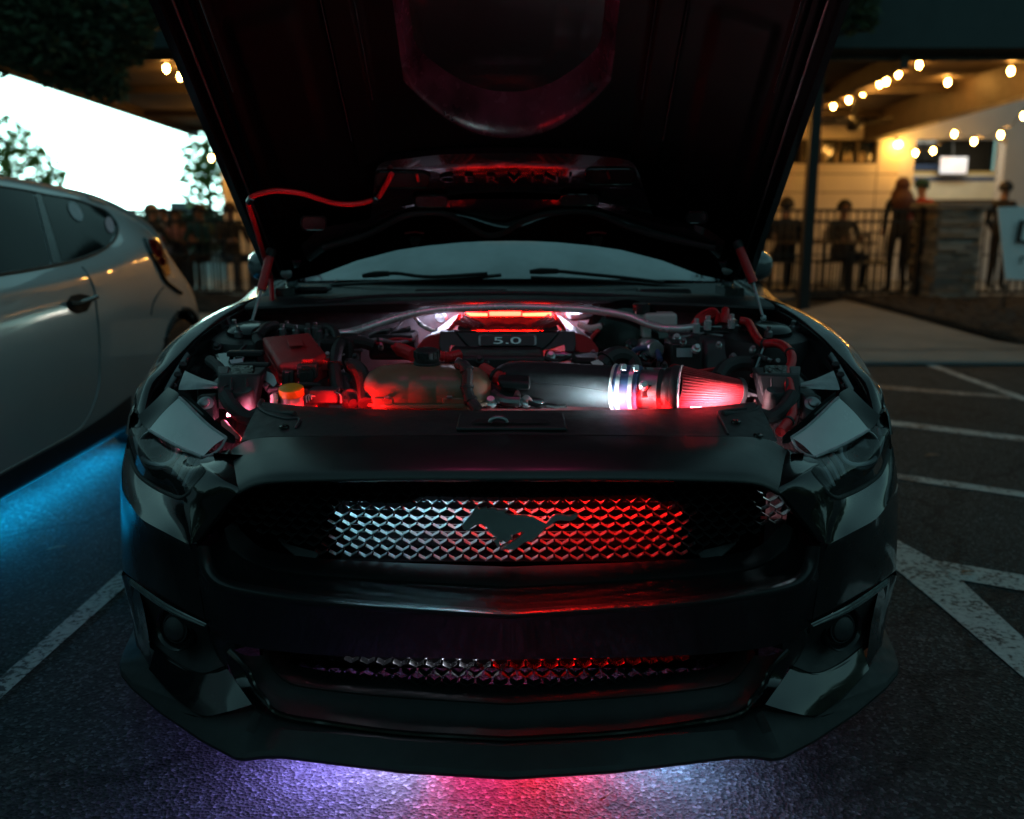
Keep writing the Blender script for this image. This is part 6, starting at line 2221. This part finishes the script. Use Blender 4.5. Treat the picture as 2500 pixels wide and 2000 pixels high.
while z < 1.24:
    h = rs.choice((.032, .04, .05, .065))
    for face in (0, 1):
        a, e = (px0, px1) if face == 0 else (py0, py1)
        while a < e - .02:
            L = min(rs.uniform(.10, .36), e - a)
            if e - a - L < .08:
                L = e - a
            d = rs.uniform(.015, .07)
            c = a + L / 2
            loc = (c, py0 + .02 - d / 2, z + h / 2) if face == 0 else (px0 + .02 - d / 2, c, z + h / 2)
            sc_ = (L - .008, d, h - .008) if face == 0 else (d, L - .008, h - .008)
            inst(rs.choice(stones), 'stone', pil, loc, (0, 0, 0), sc_)
            a += L
    z += h

# ---------------------------------------------------------------- sign at the right edge
sg = empty('banner_sign', P(2500, 690, 9.6))
tag(sg, 'white banner with bold black lettering cut off by the frame edge', 'sign')
q = [P(2436, 506, 9.6), P(2640, 500, 9.75), P(2640, 694, 9.7), P(2455, 681, 9.55)]
m_ = M['banner'] = mat('banner', (.84, .86, .87), .6, var=.05, vscale=4)
MB().prism(q, (0, .02, 0)).build('banner', m_, sg, smooth=False)
tme = text_mesh('D', .62, .002)
tme.materials.append(M['iron'])
inst(tme, 'letter', sg, P(2520, 571, 9.57), (R(90), R(4), R(2)), (1.0, .62, 1))
tme = text_mesh('r', .20, .002)
tme.materials.append(M['iron'])
inst(tme, 'letter', sg, P(2496, 632, 9.57), (R(90), R(4), R(2)))
tme = text_mesh('- - - - -', .05, .001)
tme.materials.append(M['blue_stripe'])
for u in (2456, 2600):
    MB().tube([P(u, 690, 9.64), Vector((P(u, 690, 9.64).x, 9.64, 0))], .012, 6).build('sign_leg', M['iron'], sg)
bar('sign_foot', (P(2456, 690, 9.64).x, 9.3, .05), (P(2456, 690, 9.64).x, 10.0, .05), .04, .03, 'iron', sg)


# ---------------------------------------------------------------- patio furniture
def chair_parts(root, o, rz):
    rot = Matrix.Rotation(rz, 3, 'Z')

    def T(p):
        return Vector(o) + rot @ Vector(p)

    MB().box(T((0, 0, .45)), (.42, .42, .03), rot).build('seat', M['iron'], root, smooth=False)
    for x in (-.19, .19):
        MB().tube([T((x, -.19, 0)), T((x, -.19, .45))], .013, 6).build('leg', M['iron'], root)
        MB().tube([T((x, .19, 0)), T((x, .20, .45)), T((x, .25, .88))], .013, 6).build('leg', M['iron'], root)
    MB().tube([T((-.19, .25, .88)), T((.19, .25, .88))], .014, 6).build('back_rail', M['iron'], root)
    for k in range(5):
        x = -.14 + .07 * k
        MB().tube([T((x, .20, .47)), T((x, .25, .88))], .008, 5).build('back_slat', M['iron'], root)


def gxp(u, Y):
    return P(u, 600, Y).x


def chair(label, x, y, rz):
    r_ = empty('patio_chair', (x, y, .03))
    tag(r_, label, 'chair', 'metal chairs on the terrace')
    chair_parts(r_, (x, y, .03), rz)


def table(label, x, y, r=.42, h=.75):
    t = empty('patio_table', (x, y, .03))
    tag(t, label, 'table', 'round tables on the terrace')
    MB().lathe([(0, h - .03), (r, h - .03), (r + .01, h - .015), (r, h), (0, h)], (x, y, .03), (0, 0, 1), 28).build('table_top', M['beam'], t)
    MB().tube([(x, y, .03), (x, y, h)], .035, 10).build('table_column', M['iron'], t)
    MB().lathe([(.25, 0), (.24, .02), (.05, .05)], (x, y, .03), (0, 0, 1), 20).build('table_base', M['iron'], t)


table('round table by the fence under the far left bulbs', -4.9, 13.0)
table('round table beside the man seated by the fence', 5.0, 13.4)
table('table in the back near the pale wall window', 4.2, 14.0)
chair('chair of the man seated by the fence', gxp(2054, 13.0), 13.0, R(10))
chair('chair of the person behind the roof post', gxp(1915, 12.4), 12.4, R(170))
chair('chair of the person with pale hair', gxp(368, 12.4), 12.4, R(150))
chair('chair of the person in pink', gxp(432, 12.9), 12.9, R(20))
chair('chair of the person in teal', gxp(492, 12.8), 12.8, R(-20))
chair('chair of the seated person nearest the hood edge', gxp(565, 12.5), 12.5, R(40))
table('round table close behind the fence right of the roof post', 4.35, 12.35)
table('round table close behind the fence near the long haired person', 5.0, 12.2, .36)
chair('chair pushed against the table behind the roof post', 4.0, 12.9, R(60))
chair('chair between two tables behind the right fence', 4.7, 12.5, R(-80))
chair('chair facing the long haired person', 5.2, 11.9, R(30))
chair('empty chair left of the stone pillar', 5.35, 12.7, R(200))
chair('empty chair beneath the lit wall window', 4.55, 13.9, R(20))
# pale bottle on the table
MB_b = MB().lathe([(.03, 0), (.035, .01), (.035, .16), (.014, .22), (.014, .27), (0, .27)], (4.95, 13.2, .78), (0, 0, 1), 14)
tag(MB_b.build('bottle', M['white_pl'], None), 'pale bottle standing on the table beside the seated man', 'bottle')
# ================================================================== people on the terrace
def person(label, loc, rz, pose, shirt, pants, hair, skin='skin', height=1.7, long_hair=False, cap=None, lean=0.0):
    k = height / 1.7
    J = {}
    if pose == 'sit':
        hz = .50
        J.update(pel=(0, 0, hz), wai=(0, .03, hz + .16), che=(0, .03 - lean * .4, hz + .36), nek=(0, 0 - lean, hz + .53), hed=(0, -.02 - lean, hz + .66), top=(0, -.01 - lean, hz + .76), nose=(0, -.115 - lean, hz + .655))
        for s, n in ((1, 'r'), (-1, 'l')):
            J['sh' + n] = (s * .17, .0 - lean * .8, hz + .46)
            J['el' + n] = (s * .23, -.10 - lean, hz + .22)
            J['wr' + n] = (s * .12, -.33 - lean, hz + .24)
            J['ha' + n] = (s * .09, -.40 - lean, hz + .25)
            J['hi' + n] = (s * .10, -.02, hz - .02)
            J['kn' + n] = (s * .13, -.44, hz + .0)
            J['an' + n] = (s * .13, -.42, .08)
            J['to' + n] = (s * .14, -.57, .035)
    else:
        J.update(pel=(0, 0, .93), wai=(0, -.01, 1.08), che=(0, .0, 1.27), nek=(0, .01, 1.45), hed=(0, -.02, 1.58), top=(0, -.01, 1.67), nose=(0, -.115, 1.575))
        for s, n in ((1, 'r'), (-1, 'l')):
            J['sh' + n] = (s * .165, .01, 1.38)
            J['el' + n] = (s * .225, .03, 1.11)
            J['wr' + n] = (s * .20, -.10, .92)
            J['ha' + n] = (s * .19, -.14, .85)
            J['hi' + n] = (s * .09, 0, .90)
            J['kn' + n] = (s * .10, -.02, .50)
            J['an' + n] = (s * .105, .03, .09)
            J['to' + n] = (s * .12, -.12, .035)
    rad = dict(pel=.135, wai=.12, che=.135, nek=.055, hed=.088, top=.06, nose=.018, sh=.068, el=.045, wr=.032, ha=.036, hi=.085, kn=.06, an=.042, to=.036)
    names = list(J)
    idx = {n: i for i, n in enumerate(names)}
    E = [('pel', 'wai'), ('wai', 'che'), ('che', 'nek'), ('nek', 'hed'), ('hed', 'top'), ('hed', 'nose')]
    for n in 'rl':
        E += [('che', 'sh' + n), ('sh' + n, 'el' + n), ('el' + n, 'wr' + n), ('wr' + n, 'ha' + n), ('pel', 'hi' + n), ('hi' + n, 'kn' + n), ('kn' + n, 'an' + n), ('an' + n, 'to' + n)]
    me = bpy.data.meshes.new('sk')
    me.from_pydata([J[n] for n in names], [(idx[a], idx[b_]) for a, b_ in E], [])
    ob = bpy.data.objects.new('sk', me)
    COL.objects.link(ob)
    md = ob.modifiers.new('s', 'SKIN')
    for n in names:
        r_ = rad.get(n, rad.get(n[:2], .05))
        me.skin_vertices[0].data[idx[n]].radius = (r_, r_ * (.72 if n in ('pel', 'wai', 'che') else 1.0))
        me.skin_vertices[0].data[idx[n]].use_root = (n == 'pel')
    su = ob.modifiers.new('u', 'SUBSURF')
    su.levels = su.render_levels = 1
    dg = bpy.context.evaluated_depsgraph_get()
    body = bpy.data.meshes.new_from_object(ob.evaluated_get(dg))
    bpy.data.objects.remove(ob)
    for m_ in (shirt, pants, M[skin], M['iron']):
        body.materials.append(m_)
    for p in body.polygons:
        c = p.center
        p.use_smooth = True

        def near(names_, r_):
            return any((c - Vector(J[n])).length < r_ for n in names_)
        if c.z > J['nek'][2] - .01 or near(('wrr', 'har', 'wrl', 'hal'), .075):
            p.material_index = 2
        elif c.z < .085:
            p.material_index = 3
        elif (pose == 'stand' and c.z < .96) or (pose == 'sit' and c.z < J['pel'][2] + .07 and (c.y < -.05 or c.z < .45 or c.z < J['pel'][2] + .02)):
            p.material_index = 1
        else:
            p.material_index = 0
    tr = Matrix.Translation(loc) @ Matrix.Rotation(rz, 4, 'Z') @ Matrix.Scale(k, 4)
    body.transform(tr)
    root = empty('person', loc)
    tag(root, label, 'person', 'people on the terrace')
    bo_ = bpy.data.objects.new('body', body)
    COL.objects.link(bo_)
    link_child(bo_, root)
    # hair as one shell round the skull, longer at the back
    hd = Vector(J['hed'])
    rows = []
    for i in range(9):
        th = math.pi * i / 8 * (.62 if not long_hair else .70)
        row = []
        for j in range(16):
            ph = 2 * math.pi * j / 16
            frontness = max(0, -math.sin(ph))
            t2 = th * (1 - .45 * frontness)
            row.append(hd + Vector((.105 * math.sin(t2) * math.cos(ph), .01 + .118 * math.sin(t2) * math.sin(ph), .02 + .115 * math.cos(t2))))
        rows.append(row)
    if long_hair:
        for dz, sp_ in ((-.10, 1.25), (-.20, 1.35), (-.30, 1.1)):
            row = []
            for j in range(16):
                ph = 2 * math.pi * j / 16
                fr = max(0, -math.sin(ph))
                row.append(hd + Vector((.125 * sp_ * math.cos(ph) * (1 + .12 * math.sin(5 * ph + 30 * dz)), .05 + .12 * sp_ * math.sin(ph) * (1 - .7 * fr), dz * (1 - .5 * fr) - .03)))
            rows.append(row)
    hb_ = MB().grid(rows, closed_u=True)
    hb_.v = [tuple(tr @ Vector(v)) for v in hb_.v]
    hb_.build('hair', hair, root, angle=80)
    if cap is not None:
        cb = MB().lathe([(.115, .03), (.118, .06), (.10, .12), (.05, .15), (0, .155)], hd, (0, 0, 1), 18)
        cb.prism([hd + Vector((-.08, -.10, .035)), hd + Vector((.08, -.10, .035)), hd + Vector((.06, -.20, .03)), hd + Vector((-.06, -.20, .03))], (0, 0, .01))
        cb.v = [tuple(tr @ Vector(v)) for v in cb.v]
        cb.build('cap', cap, root)


def cloth(name, c):
    return mat(name, c, .85, var=.2, vscale=9)


c_dark, c_black, c_teal, c_pink, c_white, c_red, c_jean = [cloth(n, c) for n, c in (('dark_cloth', (.02, .022, .025)), ('black_cloth', (.010, .010, .011)), ('teal_cloth', (.01, .06, .065)), ('pink_cloth', (.30, .15, .16)), ('white_cloth', (.50, .48, .45)), ('red_cloth', (.30, .03, .025)), ('denim', (.04, .05, .07)))]
h_brown, h_blond, h_black, h_red = [mat(n, c, .6, var=.3, vscale=40) for n, c in (('brown_hair', (.05, .03, .018)), ('grey_blond_hair', (.30, .24, .17)), ('black_hair', (.010, .009, .008)), ('auburn_hair', (.09, .03, .018)))]
gz = .032


def gx(u, Y):
    return P(u, 600, Y).x


person('person with pale hair seated behind the left fence', (gx(368, 12.4), 12.4, gz), R(150), 'sit', c_dark, c_black, h_blond, height=1.72, lean=.05)
person('person in pink top with light brown hair behind the left fence', (gx(432, 12.9), 12.9, gz), R(20), 'sit', c_pink, c_jean, h_brown, height=1.62, long_hair=True)
person('person in teal top beside the one in pink', (gx(492, 12.8), 12.8, gz), R(-20), 'sit', c_teal, c_black, h_black, 'skin_d', height=1.72)
person('person in dark clothes nearest the hood behind the left fence', (gx(565, 12.5), 12.5, gz), R(40), 'sit', c_dark, c_jean, h_brown, height=1.74)
person('person in white top glimpsed between two seated people', (gx(405, 13.9), 13.9, gz), R(-10), 'sit', c_white, c_black, h_black, height=1.66)
person('person with long curly auburn hair standing by the stone pillar', (gx(2192, 12.2), 12.2, gz), R(175), 'stand', c_black, c_black, h_red, 'skin_d', height=1.66, long_hair=True)
person('person in red with dark cap behind the long haired person', (gx(2240, 13.3), 13.3, gz), R(-60), 'stand', c_red, c_dark, h_black, height=1.66, cap=c_teal)
person('man with short dark hair seated at the table by the fence', (gx(2054, 13.0), 13.0, gz), R(10), 'sit', c_dark, c_black, h_black, 'skin_d', height=1.80)
person('person in dark clothes standing between pillar and banner', (gx(2440, 12.6), 12.6, gz), R(120), 'stand', c_black, c_black, h_black, 'skin_d', height=1.62)
person('dark dressed person seated behind the roof post by the hood', (gx(1915, 12.4), 12.4, gz), R(170), 'sit', c_black, c_black, h_black, 'skin_d', height=1.84)

# ================================================================== trees
def crown(clumps, n, size, material, name, parent, seed, flat=.5):
    rnd = random.Random(seed)
    b = MB()
    tot = sum(c[3] ** 2 for c in clumps)
    vs, fs = [], []
    for (cx, cy, cz, r) in clumps:
        m_ = int(n * r * r / tot)
        for _ in range(m_):
            while True:
                d = Vector((rnd.uniform(-1, 1), rnd.uniform(-1, 1), rnd.uniform(-1, 1)))
                if d.length < 1:
                    break
            d = d.normalized() * (d.length ** .45)
            p = Vector((cx, cy, cz)) + Vector((d.x * r, d.y * r, d.z * r * .75))
            s = size * rnd.uniform(.6, 1.4)
            a = Vector((rnd.gauss(0, 1), rnd.gauss(0, 1), rnd.gauss(0, flat))).normalized()
            c = a.cross(Vector((rnd.gauss(0, 1), rnd.gauss(0, 1), rnd.gauss(0, 1)))).normalized()
            k = len(vs)
            vs += [p - a * s, p + c * s * .38, p + a * s, p - c * s * .38]
            fs.append((k, k + 1, k + 2, k + 3))
    me = bpy.data.meshes.new(name)
    me.from_pydata([tuple(v) for v in vs], [], fs)
    me.materials.append(material)
    o = bpy.data.objects.new(name, me)
    COL.objects.link(o)
    link_child(o, parent)
    return o


def tree(name, label, base, h, trunk_r, clumps, n, size, material, seed, group=None):
    root = empty(name, base)
    tag(root, label, 'tree', group)
    base = Vector(base)
    top = base + Vector((0, 0, h))
    b = MB().tube([base, base + Vector((.05, 0, h * .4)), top], [trunk_r, trunk_r * .75, trunk_r * .3], 10, smooth=4)
    b.build('trunk', M['bark'], root)
    lb = MB()
    for c in clumps[:9]:
        e = Vector(c[:3])
        s_ = base + Vector((0, 0, h * .55))
        lb.tube([s_, s_.lerp(e, .5) + Vector((0, 0, .2)), e], [trunk_r * .4, trunk_r * .25, .015], 6, smooth=3)
    lb.build('limb', M['bark'], root)
    crown(clumps, n, size, material, 'crown', root, seed)


rnd = random.Random(3)
# near tree hanging over the upper left corner
cl = []
for (u, v, Y, r) in ((40, 20, 7.0, .55), (150, 60, 7.2, .5), (60, 90, 6.8, .4), (250, 30, 7.4, .45), (200, 120, 7.2, .38), (300, 80, 7.4, .27), (130, 140, 7.0, .32), (240, 185, 7.3, .27), (315, 140, 7.5, .13), (270, 220, 7.4, .17), (170, 190, 7.2, .16), (350, 30, 7.6, .24), (-80, 40, 7.0, .7), (-100, -150, 7.2, .9), (100, -150, 7.4, .8), (280, -120, 7.4, .6)):
    p = P(u, v, Y)
    cl.append((p.x, p.y, p.z, r))
tree('shade_tree', 'dark leafy tree overhanging the terrace roof at the upper left', (-6.9, 7.4, 0), 4.6, .16, cl, 15000, .055, M['leaf'], 11, 'trees')
cl = []
for (u, v, Y, r) in ((2090, 8, 8.6, .24), (2112, 45, 8.6, .14), (2080, 60, 8.6, .12), (2120, 72, 8.6, .08), (2040, -60, 8.6, .45), (2100, -140, 8.7, .5), (1950, -150, 8.8, .8), (1850, -120, 8.8, .8), (1700, -200, 8.8, .9)):
    p = P(u, v, Y)
    cl.append((p.x, p.y, p.z, r))
tree('young_tree', 'tree whose green leaf tips hang beside the hood top', (2.3, 9.75, 0.05), 4.4, .08, cl, 6500, .06, M['leaf2'], 12, 'trees')
# trees far behind the terrace in the evening light
for k, (name, label, px, Y, seed) in enumerate((
        ('far_tree', 'green tree with sunlight put into its leaf colour beside the roof post behind the silver car', [(20, 400, 1.6), (70, 420, 1.2), (10, 330, .9), (-60, 380, 2.0), (110, 440, .7), (40, 450, 1.5), (120, 475, .5)], 30, 21),
        ('far_tree', 'tall thin tree in front of the bright sky beside the hood', [(500, 345, .7), (510, 395, .9), (480, 370, .5), (505, 440, 1.0), (520, 480, .9), (470, 430, .5), (540, 400, 1.0), (530, 330, .6), (490, 460, .7)], 32, 22),
)):
    cl = []
    for u, v, r in px:
        p = P(u, v, Y)
        cl.append((p.x, p.y + rnd.uniform(-.5, .5), p.z, r))
    b0 = Vector((cl[0][0], Y, 0))
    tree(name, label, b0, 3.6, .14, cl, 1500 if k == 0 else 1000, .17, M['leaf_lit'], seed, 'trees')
# clipped hedge beyond the terrace
hd_ = empty('hedge', (-9, 27, 0))
tag(hd_, 'low dark hedge along the far side of the terrace', 'hedge')
cl = [(-14 + .55 * k, 27, .75, .62) for k in range(18)]
crown(cl, 5000, .16, M['leaf'], 'foliage', hd_, 31)
MB().box((-9.3, 27, .6), (9.8, .5, 1.1)).build('hedge_core', M['leaf'], hd_, smooth=False)
# pale blue delivery box truck far off
tk_ = empty('box_truck', P(435, 505, 34))
tag(tk_, 'small pale blue box truck far beyond the fence', 'truck')
p = P(435, 497, 34)
MB().box((p.x, 34.6, 1.15), (.62, 1.4, .9)).build('cargo_box', M['sticker'], tk_, smooth=False, bevel=.03)
MB().box((p.x, 33.7, .8), (.58, .5, .6)).build('cab', M['sticker'], tk_, smooth=False, bevel=.08)
for s in (-.25, .25):
    for y in (33.8, 35.0):
        MB().lathe([(0, -.08), (.2, -.08), (.2, .08), (0, .08)], (p.x + s, y, .2), (1, 0, 0), 14).build('wheel', M['rubber'], tk_)
# unseen trees added behind the camera and at the sides to darken paint reflections
wd = empty('added_treeline', (0, -28, 0))
tag(wd, 'unseen belt of trees added to darken the reflections', kind='stuff')
rnd = random.Random(9)


def belt(p0, p1, n, seed, count, levels=((2.5, 3.6), (7.0, 3.4), (10.5, 2.6))):
    cl = []
    for k in range(n):
        t = k / (n - 1)
        x, y = p0[0] + (p1[0] - p0[0]) * t, p0[1] + (p1[1] - p0[1]) * t
        for lv, rr in levels:
            cl.append((x + rnd.uniform(-1.2, 1.2), y + rnd.uniform(-1.5, 1.5), lv + rnd.uniform(-.6, 1.4), rr + rnd.uniform(-.6, .7)))
    crown(cl, count, .8, M['leaf'], 'foliage', wd, seed)


belt((-45, -26), (45, -26), 24, 41, 14000)
belt((36, -22), (40, 30), 15, 42, 6000, ((2.5, 3.4), (4.5, 2.6)))
belt((-36, -22), (-36, 6), 9, 43, 4000, ((2.5, 3.4), (4.5, 2.6)))
